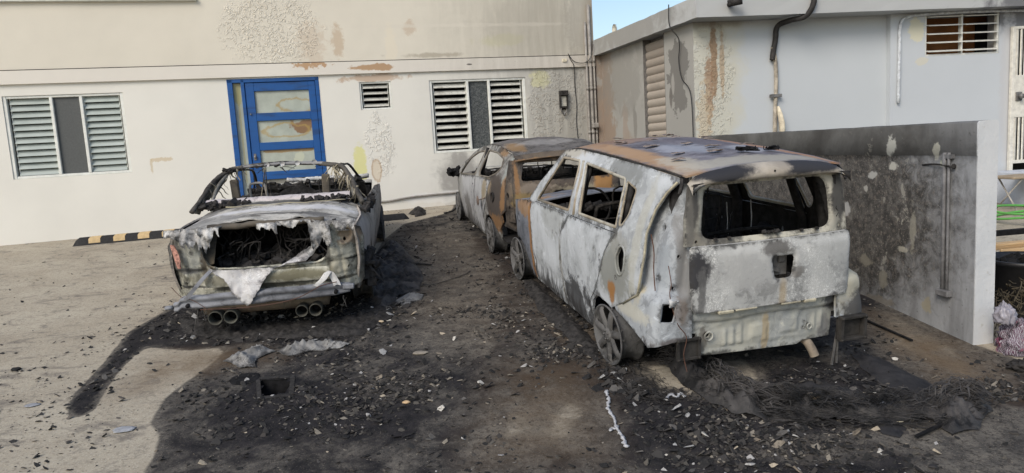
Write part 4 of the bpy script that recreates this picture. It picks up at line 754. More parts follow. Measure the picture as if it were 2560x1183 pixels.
# fuel filler: bright rim and dark cup
m = MB(); m.tube([(-SX(a_, b_) + .002, a_, b_) for a_, b_ in ellipse(-.17, .84, .068, .104, 26)], .010, 7, closed=True); m.build('fuel_ring', BS, A_)
m = MB(); m.shell(ellipse(-.17, .84, .064, .10, 20), [], lambda u, v: (-.76 + .0, u, v), .01, .05, nsign=-1); m.lathe([(.001, -.79), (.035, -.79), (.04, -.77), (.04, -.75)], (0, -.17, .82), 'X', 14); m.build('fuel_cup', INNER, A_)
# roof
def RW(y): return itp([(-.64, .575), (0, .605), (1.0, .60), (1.5, .56)], y)
def RZ(x, y):
    e_ = itp([(-.64, 1.475), (-.3, 1.497), (.3, 1.517), (.9, 1.525), (1.3, 1.51), (1.52, 1.48)], y); w_ = RW(y)
    q = abs(x) / w_; rib = .006 * math.sin(x * 24) * (q < .8) * sstep(-.5, -.2, y) * sstep(1.4, 1.1, y)
    return e_ + .045 * (1 - q ** 2.2) + rib + .010 * fz((x, y, 0), 1.6, 3, 3) * (1 - q)
ysr = np.linspace(-.64, 1.52, 46); m = MB(); P = [[(t * RW(y) + 0 * y, y, RZ(t * RW(y), y)) for t in np.linspace(-1, 1, 34)] for y in ysr]
m.grid(P, .012, 0, 1, nsign=-1); m.build('roof', [BRF, INNER], A_)
m = MB()
for sg in (-1, 1):
    m.tube([(sg * (RW(y) + .012), y, RZ(RW(y), y) - .010) for y in np.linspace(-.6, 1.45, 14)], .009, 6)
m.build('roof_gutter', CHAR, A_)
# spoiler band at the rear edge of the roof
P = []
for t in np.linspace(-1, 1, 40):
    x = t * .585; e_ = RZ(x * .575 / .585, -.64); dz = -.012 * abs(t) ** 3 - .045 * abs(t) ** 14
    P.append([(x * .97, -.635, e_ + .003 + dz), (x * .98, -.665, e_ - .002 + dz), (x, -.715, e_ - .025 + dz), (x * .995, -.735, e_ - .055 + dz + .004 * nz((x, 0, 0), 6)), (x * .985, -.728, 1.425 + .01 * (1 - t * t)), (x * .98, -.70, 1.415 + .01 * (1 - t * t))])
m = MB(); m.grid(P, .008, 0, 1, nsign=-1)
m.build('rear_spoiler', [BSP, INNER], A_)
m = MB(); m.lathe([(.001, 0), (.008, 0)], (.0, -.738, 1.475), 'Y', 8); m.build('spoiler_hole', BLACK, A_)
# tailgate: window frame and lower skin
gl = rnd_poly([(-.49, 1.055), (.485, 1.055), (.445, 1.400), (-.455, 1.400)], .085, 7)
def TG(off): return lambda u, v: (u, yr(v) - off + .03 * (abs(u) / .6) ** 3 + .003 * nz((u, v, 0), 4), v)
def lip(u, v):
    d = float(sdist(gl, np.array([[u, v]]))[0]); e_ = max(0, 1 + d / .035) if d < 0 else 1
    return (u, yr(v) - .012 + .03 * (abs(u) / .6) ** 3 + .022 * e_ * e_, v)
m = MB(); m.shell([(-.605, 1.022), (.615, 1.022), (.60, 1.2), (.565, 1.40), (.53, 1.432), (-.53, 1.432), (-.565, 1.40), (-.60, 1.2)], [gl] + [ellipse(-.53, 1.05, .010, .012, 8), ellipse(.545, 1.06, .010, .012, 8)], lip, .03, .022, 0, 1); m.build('tailgate_frame', [BG, INNER], A_)
hp = rnd_poly([(.0, .905), (.03, .75), (.155, .75), (.172, .905)], .035)
tail = rnd_poly([(-.585, 1.022), (-.585, .80), (-.565, .60), (-.545, .575), (.62, .575), (.645, .60), (.635, .80), (.625, 1.022)], .035)
def TL(u, v):
    d = float(sdist(hp, np.array([[u, v]]))[0]); e_ = max(0, 1 + d / .022)
    x0 = min(1, max(0, (min(u + .585, .635 - u)) / .03)); return (u, yr(v) - .035 + .03 * (abs(u) / .6) ** 3 + .014 * e_ * e_ + .014 * (1 - x0) ** 2 + .004 * fz((u, v, 0), 2.0, 7) - .012 * sstep(1.0, .96, v) * sstep(.5, .9, v), v)
m = MB(); m.shell(tail, [hp], TL, .03, .022, 0, 1); tg = m.build('tailgate', [BR, INNER], A_)
m = MB(); m.box((.087, -.655, .828), (.16, .01, .15)); m.box((.06, -.675, .80), (.09, .02, .035), Matrix.Rotation(.3, 3, 'Y'), 0, .006); m.lathe([(.001, -.69), (.012, -.69), (.014, -.66)], (.035, 0, .86), 'Y', 10); m.box((.12, -.67, .87), (.05, .015, .06), bev=.006); m.build('handle_recess', STEEL, tg)
# glass remnant clips on lower edge of opening
for x in (-.40, -.30, .24, .36): m = MB(); m.box((x, -.705, 1.058), (.018, .02, .016)); m.build('glass_clip', CHAR, A_)
m = MB(); lumps(m, (.02, -.70, 1.07), (.14, .02, .012), 22, .02); m.build('charred_crust', CHAR, A_)
# rear corners (lamp recesses and lower corners)
def wrapfn(sg, inset_=0.0):
    def f(u, v):
        cx = itp([(.35, .85), (.45, .845), (.60, .815), (.76, .775), (.96, .745), (1.2, .665), (1.42, .585)], v); sx = SX(0, v); t = u / .88
        K = [(0, sx, -.02), (.38, lerp(sx, cx, .5), -.40), (.50, lerp(sx, cx, .8), -.53), (.60, cx, -.62), (.68, cx - .045, -.675), (.76, cx - .12, -.695), (.88, .54, -.70)]
        x = itp([(k[0], k[1]) for k in K], u); y = itp([(k[0], k[2]) for k in K], u)
        if v > 1.0: y += (v - 1.0) * .12
        i_ = inset_ * sstep(.66, .72, v) * sstep(.36, .42, u) * sstep(.84, .78, u) + .012; y += i_ * .8 + .010 * sstep(.0, .5, math.sin(u * 60)) * sstep(.7, .75, v) * sstep(1.35, 1.3, v); x -= i_ * .8
        return (sg * x, y + .008 * fz((u, v, sg), 4, 2) * (1 if v > .66 else 2.2), v)
    return f
cor_ = [(.0, .50), (.015, .46), (.13, .43), (.30, .40), (.60, .35), (.70, .37), (.86, .40), (.86, 1.40), (.50, 1.42), (.43, 1.36), (.395, 1.22), (.385, 1.0), (.37, .675), (.15, .565)]
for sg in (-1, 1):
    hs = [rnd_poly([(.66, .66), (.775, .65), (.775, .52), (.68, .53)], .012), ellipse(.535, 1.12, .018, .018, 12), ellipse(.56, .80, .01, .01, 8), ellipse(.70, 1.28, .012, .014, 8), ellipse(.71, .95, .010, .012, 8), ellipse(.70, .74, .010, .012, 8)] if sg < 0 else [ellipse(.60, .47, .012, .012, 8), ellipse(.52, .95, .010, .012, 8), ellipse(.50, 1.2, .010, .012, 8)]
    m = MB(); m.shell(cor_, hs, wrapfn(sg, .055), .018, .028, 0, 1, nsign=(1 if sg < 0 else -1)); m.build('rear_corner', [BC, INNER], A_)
m = MB(); m.tube(spline([(-.775, -.545, 1.10), (-.765, -.565, .98), (-.765, -.56, .86), (-.76, -.57, .72)], 5), .004, 5); m.tube(spline([(-.70, -.64, .9), (-.69, -.66, .78), (-.70, -.66, .70), (-.66, -.68, .52), (-.60, -.70, .42), (-.62, -.70, .30), (-.60, -.71, .18)], 4), .003, 5); m.build('harness_wire', plain('rust_wire', (.10, .05, .035), .8), A_)
m = MB(); P = [[Vector((-.72 + .08 * a_, -.68 - .02 * math.sin(a_ * 3 + b_ * 2), .685 - .05 * b_ - .02 * a_ + .012 * nz((a_ * 3, b_ * 3, 0), 2))) for a_ in np.linspace(0, 1, 8)] for b_ in np.linspace(0, 1, 6)]; m.grid(P, .006, nsign=1); m.build('melted_flap', ASH, A_)
# rear lower panel with pressed ribs
def VP(u, v):
    y = -.675 + .03 * (abs(u) / .62) ** 4; low = sstep(.505 + .012 * math.sin(u * 9 + 1), .485, v); y += .030 * low
    rib = 0
    for (a_, b_, c_, d_) in ((-.30, -.285, .31, .41), (-.24, -.225, .31, .42), (-.18, -.165, .31, .43), (-.09, .0, .33, .42), (.01, .025, .31, .40), (.15, .27, .34, .44), (.40, .415, .32, .44), (.46, .475, .32, .44)):
        if a_ - .01 < u < b_ + .01 and c_ - .01 < v < d_ + .01: rib = max(rib, sstep(a_ - .01, a_, u) * sstep(b_ + .01, b_, u) * sstep(c_ - .01, c_, v) * sstep(d_ + .01, d_, v))
    top = .5 + .5 * math.sin(u * 52); rib = max(rib, top * sstep(.44, .455, v) * sstep(.49, .475, v) * .8); sh = sstep(.285, .295, v + .01 * math.sin(u * 5)) * sstep(.62, .5, abs(u))
    return (u, y - .011 * rib - .008 * sh + .003 * nz((u, v, 0), 8), v)
m = MB(); m.shell([(-.655, .60), (-.655, .415), (-.50, .41), (-.485, .255), (-.46, .245), (-.1, .235), (.28, .225), (.33, .25), (.56, .245), (.57, .42), (.66, .43), (.68, .60)], [ellipse(-.42, .39, .024, .024, 14), ellipse(.36, .355, .012, .014, 10), ellipse(.335, .385, .008, .008, 8), ellipse(.325, .345, .008, .008, 8)], VP, .02, .0155, 0, 1); rv = m.build('rear_lower_panel', [BV, INNER], A_)
m = MB(); m.tube([(x, -.672, z_) for x, z_ in ellipse(-.42, .39, .030, .030, 18)], .007, 6, closed=True); m.tube([(x, -.672, z_) for x, z_ in ellipse(.36, .355, .018, .02, 14)], .005, 6, closed=True); m.build('hole_rim', BV, rv)
def crash_box(x0, x1, z0, z1, dep):
    m = MB(); t = .022
    m.box(((x0 + x1) / 2, -.69 - dep / 2, z1 - t / 2), (x1 - x0, dep, t), bev=.004); m.box(((x0 + x1) / 2, -.69 - dep / 2, z0 + t / 2), (x1 - x0, dep, t), bev=.004)
    for x in (x0 + t / 2, x1 - t / 2): m.box((x, -.69 - dep / 2, (z0 + z1) / 2), (t, dep - .002, z1 - z0 - 2 * t + .002))
    m.box(((x0 + x1) / 2, -.675, (z0 + z1) / 2), (x1 - x0 - .01, .01, z1 - z0 - .01))
    for x in (x0 + .012, x1 - .012):
        for z_ in (z0 + .012, z1 - .012): m.lathe([(.001, -.70 - dep), (.009, -.70 - dep), (.010, -.69 - dep)], (x, 0, z_), 'Y', 8)
    m.build('crash_box', plain('scorched_box', (.030, .028, .026), .8, .5, 12), A_)
crash_box(-.665, -.49, .25, .405, .008); crash_box(.575, .785, .225, .405, .045)
HS = burnt('cream_strip', (.48, .45, .34), (.36, .33, .25), worm=0)
for x, w_ in ((-.33, .11), (-.18, .16), (.16, .15), (.31, .09)): m = MB(); m.box((x, -.725, .567 + (.004 if w_ > .12 else 0)), (w_, .03, .012 if w_ > .12 else .02), Matrix.Rotation(.25, 3, 'X'), 0, .003); m.build('hinge_strip', HS, A_)
m = MB(); m.tube(spline([(.30, -.35, .25), (.35, -.50, .25), (.385, -.60, .225), (.41, -.64, .17), (.425, -.66, .12)], 6), .032, 14, caps=False); m.tube(spline([(.30, -.35, .25), (.35, -.50, .25), (.385, -.60, .225), (.41, -.64, .17), (.424, -.658, .124)], 6), .027, 14); m.build('exhaust_pipe', burnt('exhaust_tan', (.30, .255, .20), (.2, .165, .13), worm=0), A_)
m = MB(); m.lathe([(.001, -.22), (.10, -.21), (.12, -.17), (.12, .17), (.10, .21), (.001, .22)], (.05, -.3, .27), 'X', 20); m.tube([(-.1, -.1, .25), (-.1, .8, .22), (0, 1.8, .22)], .03, 8); m.tube([(-.75, 0, .24), (.75, 0, .24)], .04, 10); m.tube([(-.75, 2.55, .24), (.75, 2.55, .24)], .035, 10); m.build('underbody', INNER, A_)
m = MB(); m.box((.60, -.64, .14), (.012, .012, .24), Matrix.Rotation(.12, 3, 'Y')); m.box((.625, -.64, .14), (.01, .01, .22)); m.build('hanging_strap', STEEL, A_)
# floor, dash, inner pillars, seats
m = MB(); m.box((0, 1.0, .26), (1.5, 2.2, .02)); m.box((0, -.25, .40), (1.25, .75, .02)); m.box((0, .13, .33), (1.3, .02, .16)); m.box((0, 2.08, .55), (1.45, .03, .6)); m.build('floor_pan', INNER, A_)
m = MB(); P = [[(x, 1.95 - .28 * math.sin(a_) + .02 * nz((x, a_, 0), 3), .62 + .28 * math.sin(a_ * .9) + .03 * nz((x, a_, 4), 3)) for a_ in np.linspace(0, 1.7, 8)] for x in np.linspace(-.70, .70, 26)]; m.grid(P, .02, nsign=1); lumps(m, (0, 1.75, .86), (1.2, .25, .08), 60, .07); m.build('dashboard', CHAR, A_)
m = MB(); m.tube([(-.38 + .18 * math.cos(t), 1.52 + .06 * math.sin(t), .92 + .17 * math.sin(t)) for t in np.linspace(0, 6.28, 20)[:-1]], .012, 7, closed=True); m.tube([(-.38, 1.52, .92), (-.38, 1.75, .82)], .025, 7); m.build('steering_wheel', CHAR, A_)
seat_frame(A_, -.36, 1.02, .45, .48, .60); seat_frame(A_, .36, 1.02, .45, .48, .60)
sf = seat_frame(A_, -.33, .20, .48, .58, .60, False, lean=-.12, mat=STEEL); seat_frame(A_, .30, .20, .48, .62, .42, False, lean=-.3)
m = MB(); m.tube(spline([(-.41, .12, 1.10), (-.41, .11, 1.165), (-.36, .11, 1.165), (-.355, .11, 1.15)], 3), .007, 6); m.tube(spline([(-.22, .12, 1.10), (-.225, .11, 1.165), (-.28, .11, 1.17), (-.29, .11, 1.155)], 3), .007, 6); m.build('headrest_hoop', plain('hot_wire_tan', (.62, .48, .26), .5), A_)
m = MB()
for x in (.17, .38): m.tube([(x, .10, 1.13), (x + .005, .09, 1.0), (x + .01, .10, .88)], .004, 5)
m.build('seat_wire', ASH, A_)
m = MB(); m.box((-.02, .14, .80), (.04, .03, .62)); m.build('belt_post', CHAR, A_)
for lc, ld, ln, ls in (((0, 0, .52), (1.2, .6, .1), 90, .09), ((0, 1.2, .42), (1.2, 1.0, .2), 90, .10), ((-.5, .6, .80), (.2, .4, .15), 25, .08)): m = MB(); lumps(m, lc, ld, ln, ls); m.build('burnt_debris', CHAR, A_)
 
m = MB()
for sg in (-1, 1):
    for y, w_ in ((.88, .07), (-.02, .05)): m.tube([(sg * .77, y, .35), (sg * .77, y, .7), (sg * .76, y, .98), (sg * .68, y + .04, 1.25), (sg * .60, y + .04, 1.46)], w_, 6, flat=.5)
    m.tube([(sg * .60, -.50, .6), (sg * .60, -.50, 1.0), (sg * .54, -.48, 1.4)], .05, 6); m.tube(spline([(sg * .76, .5, .8), (sg * .72, .1, .72), (sg * .70, -.2, .70)], 4), .06, 6)
for y in (-.1, .55, 1.2, 1.48): m.tube([(-.58, y, 1.465), (0, y, 1.50), (.58, y, 1.465)], .022, 6)
m.build('inner_pillar', INNER, A_)
# bonnet and front
m = MB(); P = [[(x * (1 - .12 * (y - 2.1) ** 2), y, .955 - .13 * (y - 2.1) ** 1.6 - .05 * (x / .75) ** 2 * 1.0 + .02 * fz((x, y, 0), 2.5, 8)) for x in np.linspace(-.72, .72, 20)] for y in np.linspace(2.10, 3.12, 16)]; m.grid(P, .012, 0, 1, nsign=-1); m.build('bonnet', [BF, INNER], A_)
m = MB(); P = [[(x * (1 - .02 * k), 3.12 + .12 * math.sin(k * .8) - .10 * (x / .72) ** 2, .80 - .14 * k) for x in np.linspace(-.72, .72, 16)] for k in range(5)]; m.grid(P, .02, 0, 1, nsign=-1); m.build('front_panel', [BF, INNER], A_)
wheel(A_, -.775, .02, .232, .19, -1, toe=.07, camber=-.04, spokes=7); wheel(A_, .775, .02, .232, .19, 1); wheel(A_, -.775, 2.55, .232, .19, -1, toe=.05); wheel(A_, .775, 2.55, .232, .19, 1)
# ================================================================ CAR B: rusted five door hatchback behind
RU, RU2 = (.165, .125, .095), (.09, .075, .065)
B_ = empty('rusted_hatchback_wreck', mat=ground_mat(.5383, 9.0946, .2288)); tag(B_, 'burnt out compact hatchback with rusty orange brown rear and grey doors, parked against the facade', 'car')
B2S = burnt('grey_and_rust_side', (.33, .33, .32), (.20, .195, .185), dirt=.65, worm=.15, streak=.35, patches=[((-.8, -.25, .68), (.5, .44, .36), (.058, .048, .042), .3, .35, .97), ((-.7, .0, 1.28), (.5, .2, .08), (.22, .13, .06), .5, .6, .8), ((-.7, -.45, 1.1), (.5, .14, .22), (.26, .28, .27), .5, .5, .8), ((-.8, -.42, .80), (.5, .05, .25), (.23, .13, .06), .5, .7, .8), ((-.8, .12, .85), (.5, .16, .10), (.27, .21, .14), .6, .6, .8), ((-.7, 1.2, 1.1), (.5, .9, .18), (.23, .225, .21), .6, .5, .8), ((-.8, -.2, .42), (.5, .3, .12), (.22, .12, .05), .6, .7, .7), ((-.8, 2.5, .6), (.5, .3, .4), (.26, .26, .25), .6, .6, .7)], lowsoot=(.1, .32))
B2D = burnt('grey_door_paint', (.40, .405, .415), (.28, .28, .285), dirt=.5, worm=.15, streak=.35, patches=[((-.8, 1.55, .36), (.5, .22, .22), (.13, .125, .12), .7, .6, .85), ((-.8, .30, .78), (.5, .14, .14), (.27, .22, .14), .5, .6, .8), ((-.8, 2.1, .7), (.5, .2, .3), (.27, .27, .25), .6, .6, .7)], lowsoot=(.12, .34))
B2R = burnt('rusty_tail', (.125, .098, .072), (.065, .055, .048), dirt=.8, worm=.3, streak=.3, patches=[((-.60, -.6, .9), (.03, .5, .3), (.24, .13, .055), .5, .6, .8), ((-.3, -.6, 1.2), (.3, .5, .03), (.23, .14, .07), .5, .8, .8), ((-.50, -.6, .72), (.16, .5, .12), (.24, .175, .08), .5, .7, .8), ((.2, -.6, .78), (.4, .5, .12), (.30, .265, .19), .5, .6, .8), ((-.4, -.6, .88), (.2, .5, .06), (.24, .20, .16), .5, .7, .6), ((.45, -.6, .9), (.12, .5, .2), (.32, .17, .06), .4, .4, .9), ((-.1, -.6, .5), (.5, .5, .08), (.07, .06, .055), .5, .6, .9)])
B2T = burnt('burnt_roof_grey', (.165, .155, .148), (.07, .065, .062), dirt=1.0, worm=.8, patches=[((-.45, 0, 1.3), (.10, .3, .3), (.24, .15, .07), .6, .6, .8), ((0, .2, 1.3), (.4, .2, .3), (.30, .29, .28), .8, .9, .6), ((-.1, .9, 1.3), (.3, .3, .3), (.12, .11, .12), .8, .8, .7)])
def SX2(y, z):
    w_ = itp([(.15, .79), (.4, .825), (.65, .835), (.85, .815), (.95, .785), (1.1, .70), (1.2, .64), (1.32, .56)], z)
    if y < 0: w_ -= .16 * (y / .62) ** 2
    if y > 2.1: w_ -= .16 * ((y - 2.1) / 1.0) ** 2
    return w_ + .008 * fz((y, z, 9), 2.2, 5)
def yr2(z): return itp([(.6, -.62), (.92, -.62), (1.05, -.56), (1.22, -.47)], z)
w2f = rnd_poly([(2.08, .775), (.97, .885), (.98, 1.205), (1.30, 1.165), (1.62, 1.06)], .04); w2r = rnd_poly([(.74, .895), (.12, .945), (-.12, 1.01), (-.21, 1.11), (-.12, 1.20), (.25, 1.238), (.80, 1.228)], .06)
arc2 = [(.05 + .37 * math.cos(t), .14 + .345 * math.sin(t)) for t in np.linspace(0, 2.9, 12)]; arc2f = [(2.45 + .36 * math.cos(t), .12 + .34 * math.sin(t)) for t in np.linspace(0, 3.14, 12)]
side2 = [(-.50, 1.215), (-.25, 1.262), (.1, 1.30), (.4, 1.31), (.85, 1.29), (1.2, 1.245), (1.5, 1.17), (2.28, .77), (2.7, .74), (3.05, .66), (3.18, .45), (3.15, .2), (2.85, .13)] + arc2f + [(1.9, .13), (.46, .14)] + arc2 + [(-.34, .36), (-.42, .46), (-.40, .55), (-.50, .62), (-.505, .8), (-.42, .95), (-.44, 1.1)]
d2f = [(2.07, .16), (.98, .16), (1.0, .5), (.93, .87), (2.06, .765), (2.12, .5)]; d2r = [(.965, .16), (.47, .17), (.42, .4), (.22, .6), (.0, .93), (.92, .872), (.985, .5)]
for sg in (-1, 1):
    m = MB(); m.shell(side2, [w2f, w2r, d2f, d2r] + ([ellipse(-.17, .74, .055, .06, 14)] if sg < 0 else []), lambda u, v: (sg * SX2(u, v), u, v), .02, .05, 0, 1, nsign=sg); m.build('body_side', [B2S, INNER], B_)
    for nm, poly, hs in (('front_door', d2f, [ellipse(1.08, .74, .03, .03, 8)]), ('rear_door', d2r, [ellipse(.14, .80, .025, .02, 8), ellipse(.07, .79, .016, .018, 8)])):
        m = MB(); m.shell(inset(poly, .006), hs, lambda u, v: (sg * (SX2(u, v) + .004 - .010 * sstep(.42, .35, v) * sstep(.26, .35, v)), u, v), .03, .05, 0, 1, nsign=sg); m.build(nm, [B2D, INNER], B_)
    m = MB()
    for wp_ in (w2f, w2r): m.tube([(sg * (SX2(a_, b_) - .004), a_, b_) for a_, b_ in inset(wp_, .004)][::2], .013, 6, closed=True)
    m.build('window_frame', burnt('rust_frame', (.22, .20, .165), (.11, .095, .08), worm=0), B_)
m = MB(); m.lathe([(.001, 0), (.062, 0), (.066, .006), (.05, .012), (.001, .012)], (-.90, .40, .62), 'X', 18); m.tube([(-.89, .33, .64), (-.84, .2, .68)], .008, 5); m.build('fuel_flap', burnt('flap_rust', (.22, .17, .14), (.15, .11, .09)), B_)
m = MB(); m.lathe([(.001, -.80), (.035, -.80), (.045, -.77), (.06, -.75), (.06, -.83)], (0, -.17, .74), 'X', 14); m.build('fuel_cup', INNER, B_)
m = MB(); lumps(m, (-.90, 2.22, .80), (.16, .10, .08), 26, .07); m.tube([(-.8, 2.2, .80), (-.94, 2.22, .82), (-.99, 2.2, .85)], .03, 6, jit=.3); m.build('mirror_stub', BLACK, B_)
gl2 = rnd_poly([(-.555, .965), (.555, .965), (.50, 1.175), (-.50, 1.175)], .05); rag = [(-.40 + .09 * math.cos(t) * (1 + .5 * nz((math.cos(t), math.sin(t), 0), 3)), .80 + .045 * math.sin(t) * (1 + .6 * nz((math.cos(t), math.sin(t), 5), 3))) for t in np.linspace(0, 6.28, 16)[:-1]]
m = MB(); m.shell([(-.66, .585), (.66, .585), (.665, .95), (.60, 1.215), (-.60, 1.215), (-.665, .95)], [gl2, [(x + .30, y) for x, y in rag]], lambda u, v: (u, yr2(v) - .02 + .05 * (abs(u) / .66) ** 3 + .02 * fz((u, v, 0), 2.5, 6) - .015 * sstep(.93, .90, v), v), .025, .04, 0, 1); m.build('tailgate', [B2R, INNER], B_)
P = [[(t * .60, -.47 - .03 * k, itp([(0, 1.255), (1, 1.25), (2, 1.225), (3, 1.20)], k) + .03 * (1 - t * t)) for k in range(4)] for t in np.linspace(-1, 1, 20)]; m = MB(); m.grid(P, .01, 0, 1, nsign=-1); m.build('rear_spoiler', [B2R, INNER], B_)
m = MB(); m.shell([(-.70, .60), (-.76, .44), (-.62, .36), (.62, .36), (.76, .44), (.70, .60)], [ellipse(-.3, .47, .03, .02, 8)], lambda u, v: (u, -.585 + .06 * (abs(u) / .7) ** 3 + .012 * nz((u, v, 0), 6), v), .02, .04, 0, 1); m.build('rear_lower_panel', [B2R, INNER], B_)
for sg in (-1, 1):
    K = [(0, .74, -.47), (.12, .71, -.55), (.22, .655, -.59)]
    m = MB(); m.shell([(0, .5), (.22, .48), (.22, .95), (.22, 1.2), (.05, 1.2), (.0, .95)], [ellipse(.08, .8, .03, .035, 10), ellipse(.13, .66, .02, .02, 8)], lambda u, v: (sg * (itp([(k[0], k[1]) for k in K], u) - max(0, v - .85) * .22 - .01), itp([(k[0], k[2]) for k in K], u) + max(0, v - .92) * .45 + .02 * fz((u, v, 0), 7, 3), v), .015, .035, 0, 1, nsign=(1 if sg < 0 else -1)); m.build('rear_corner', [B2R, INNER], B_)
P = [[(t * itp([(-.5, .56), (.3, .575), (1.5, .54)], y), y, itp([(-.5, 1.235), (-.2, 1.28), (.4, 1.325), (.9, 1.30), (1.5, 1.185)], y) + .035 * (1 - t * t) + .030 * fz((t * .6, y, 0), 2.6, 12, 3) * (1 - abs(t) ** 3)) for t in np.linspace(-1, 1, 30)] for y in np.linspace(-.50, 1.5, 36)]
m = MB(); m.grid(P, .01, 0, 1, nsign=-1); m.build('roof', [B2T, INNER], B_)
m = MB(); P = [[(x, y, .775 - .10 * (y - 2.25) ** 1.5 - .05 * (x / .7) ** 2 + .02 * fz((x, y, 0), 3)) for x in np.linspace(-.68, .68, 14)] for y in np.linspace(2.26, 3.1, 12)]; m.grid(P, .01, 0, 1, nsign=-1); m.build('bonnet', [B2T, INNER], B_)
m = MB(); m.box((0, .8, .25), (1.5, 2.8, .02)); m.box((0, 2.2, .5), (1.4, .03, .5)); lumps(m, (0, .9, .38), (1.3, 2.4, .2), 90, .1); m.build('floor_pan', INNER, B_)
m = MB(); lumps(m, (0, 2.0, .76), (1.2, .2, .08), 50, .08); m.tube([(-.65, 2.05, .76), (0, 2.0, .80), (.65, 2.05, .76)], .05, 8, jit=.2); m.build('dashboard', CHAR, B_)
m = MB(); 
for z_ in (.80, .86): m.tube([(-.6, 2.0, z_), (-.1, 1.95, z_ + .01), (.5, 2.0, z_)], .008, 5)
m.build('dash_bar', ASH, B_)
for sx in (-.35, .35): seat_frame(B_, sx, 1.0, .38, .46, .55)
seat_frame(B_, -.3, .15, .40, .56, .5, False); seat_frame(B_, .3, .15, .40, .56, .5, False)
m = MB()
for sg in (-1, 1): m.tube([(sg * .75, .85, .3), (sg * .75, .85, .85), (sg * .62, .87, 1.25)], .05, 6, flat=.5)
for y in (-.2, .5, 1.1): m.tube([(-.54, y, 1.23), (0, y, 1.27), (.54, y, 1.23)], .02, 6)
m.tube([(-.2, -.1, 1.24), (-.22, -.15, 1.1), (-.21, -.2, .97)], .006, 5); m.build('inner_pillar', INNER, B_)
wheel(B_, -.74, .03, .225, .18, -1, spokes=7); wheel(B_, .74, .03, .225, .18, 1, spokes=7); wheel(B_, -.74, 2.45, .225, .18, -1, spokes=7); wheel(B_, .74, 2.45, .225, .18, 1, spokes=7)
# ================================================================ CAR C: roofless sedan wreck on the left
C_M = ground_mat(-2.3150, 7.1700, .12503)
C_ = empty('sedan_wreck', mat=C_M); tag(C_, 'roofless burnt out sedan with open charred boot and four exhaust tips, by the blue door', 'car')
C1 = burnt('mottled_cream_steel', (.45, .44, .365), (.27, .265, .22), dirt=.9, worm=.5, streak=.6, bump=.8, patches=[((-.78, -.8, .80), (.09, .4, .20), (.06, .057, .052), .5, .6, .9), ((-.70, -.9, .625), (.18, .4, .012), (.03, .03, .03), .6, .5, .9), ((.70, -.9, .62), (.18, .4, .012), (.04, .04, .035), .6, .5, .9), ((-.64, -.9, .47), (.20, .4, .012), (.03, .03, .03), .6, .5, .85), ((.66, -.9, .45), (.20, .4, .015), (.05, .045, .035), .6, .5, .85), ((0, -.9, .455), (.55, .4, .03), (.05, .045, .035), .6, .5, .85), ((.55, -.9, .75), (.025, .4, .2), (.06, .055, .05), .6, .5, .8), ((-.52, -.9, .75), (.03, .4, .2), (.05, .04, .03), .6, .5, .9), ((.82, -.9, .5), (.03, .4, .3), (.10, .09, .07), .6, .5, .8), ((-.60, -.9, .80), (.08, .4, .16), (.24, .25, .235), .5, .7, .7), ((-.42, -.9, .75), (.08, .4, .12), (.17, .12, .06), .5, .8, .8), ((-.70, -.9, .62), (.14, .4, .025), (.09, .09, .09), .5, .6, .9), ((.75, -.8, .82), (.10, .4, .09), (.25, .18, .12), .5, .8, .8), ((.3, -.9, .54), (.3, .4, .05), (.13, .12, .07), .6, .6, .8), ((-.2, -.9, .54), (.4, .4, .05), (.16, .15, .11), .6, .7, .7), ((.66, -.9, .55), (.10, .4, .08), (.40, .38, .30), .5, .6, .7)])
C1S = burnt('ashen_side', (.42, .38, .33), (.27, .245, .22), dirt=.5, worm=.3, patches=[((-.8, -.5, .75), (.4, .4, .22), (.08, .08, .08), .5, .7, .9), ((.86, -.3, .75), (.3, .4, .25), (.40, .37, .35), .6, .6, .6)], lowsoot=(.15, .40))
C1D = burnt('white_ash_deck', (.54, .52, .475), (.26, .25, .23), dirt=.95, worm=.4, bump=1.0, patches=[((0, .12, 1), (.9, .07, .2), (.05, .05, .05), .5, .4, .9), ((-.72, -.1, 1), (.14, .5, .2), (.16, .155, .15), .6, .5, .8), ((.3, -.45, 1), (.5, .05, .2), (.07, .07, .07), .5, .6, .8), ((-.5, -.5, .98), (.3, .2, .2), (.2, .2, .2), .7, .9, .7), ((0, -.2, 1), (.9, .10, .2), (.62, .62, .64), .6, .6, .7), ((.5, -.6, .98), (.2, .2, .2), (.15, .15, .15), .7, .9, .6)])
SHRD = burnt('white_shard', (.56, .555, .54), (.30, .295, .29), dirt=.95, worm=.8, streak=.3, bump=1.0)
TAN = burnt('burnt_post', (.11, .095, .075), (.05, .045, .04), dirt=.6, worm=0, streak=.5)
def SX1(y, z):
    w_ = itp([(.15, .78), (.35, .83), (.6, .865), (.78, .86), (.88, lerp(.84, .78, sstep(-.4, .4, y))), (1.0, lerp(.80, .70, sstep(-.4, .4, y)))], z)
    if y < 0: w_ -= .055 * (y / .9) ** 2
    if y > 2.6: w_ -= .16 * ((y - 2.6) / 1.1) ** 2
    return w_ + .010 * fz((y, z, 5), 2.4, 9)
a1r = [(.0 + .37 * math.cos(t), .13 + .35 * math.sin(t)) for t in np.linspace(.05, 3.05, 14)]; a1f = [(2.75 + .37 * math.cos(t), .13 + .35 * math.sin(t)) for t in np.linspace(0, 3.14, 14)]
d1 = [(2.25, .17), (1.30, .17), (1.28, .82), (2.2, .80), (2.32, .6)]; d1b = [(1.27, .17), (.50, .17), (.40, .42), (.20, .56), (.22, .88), (1.25, .825)]
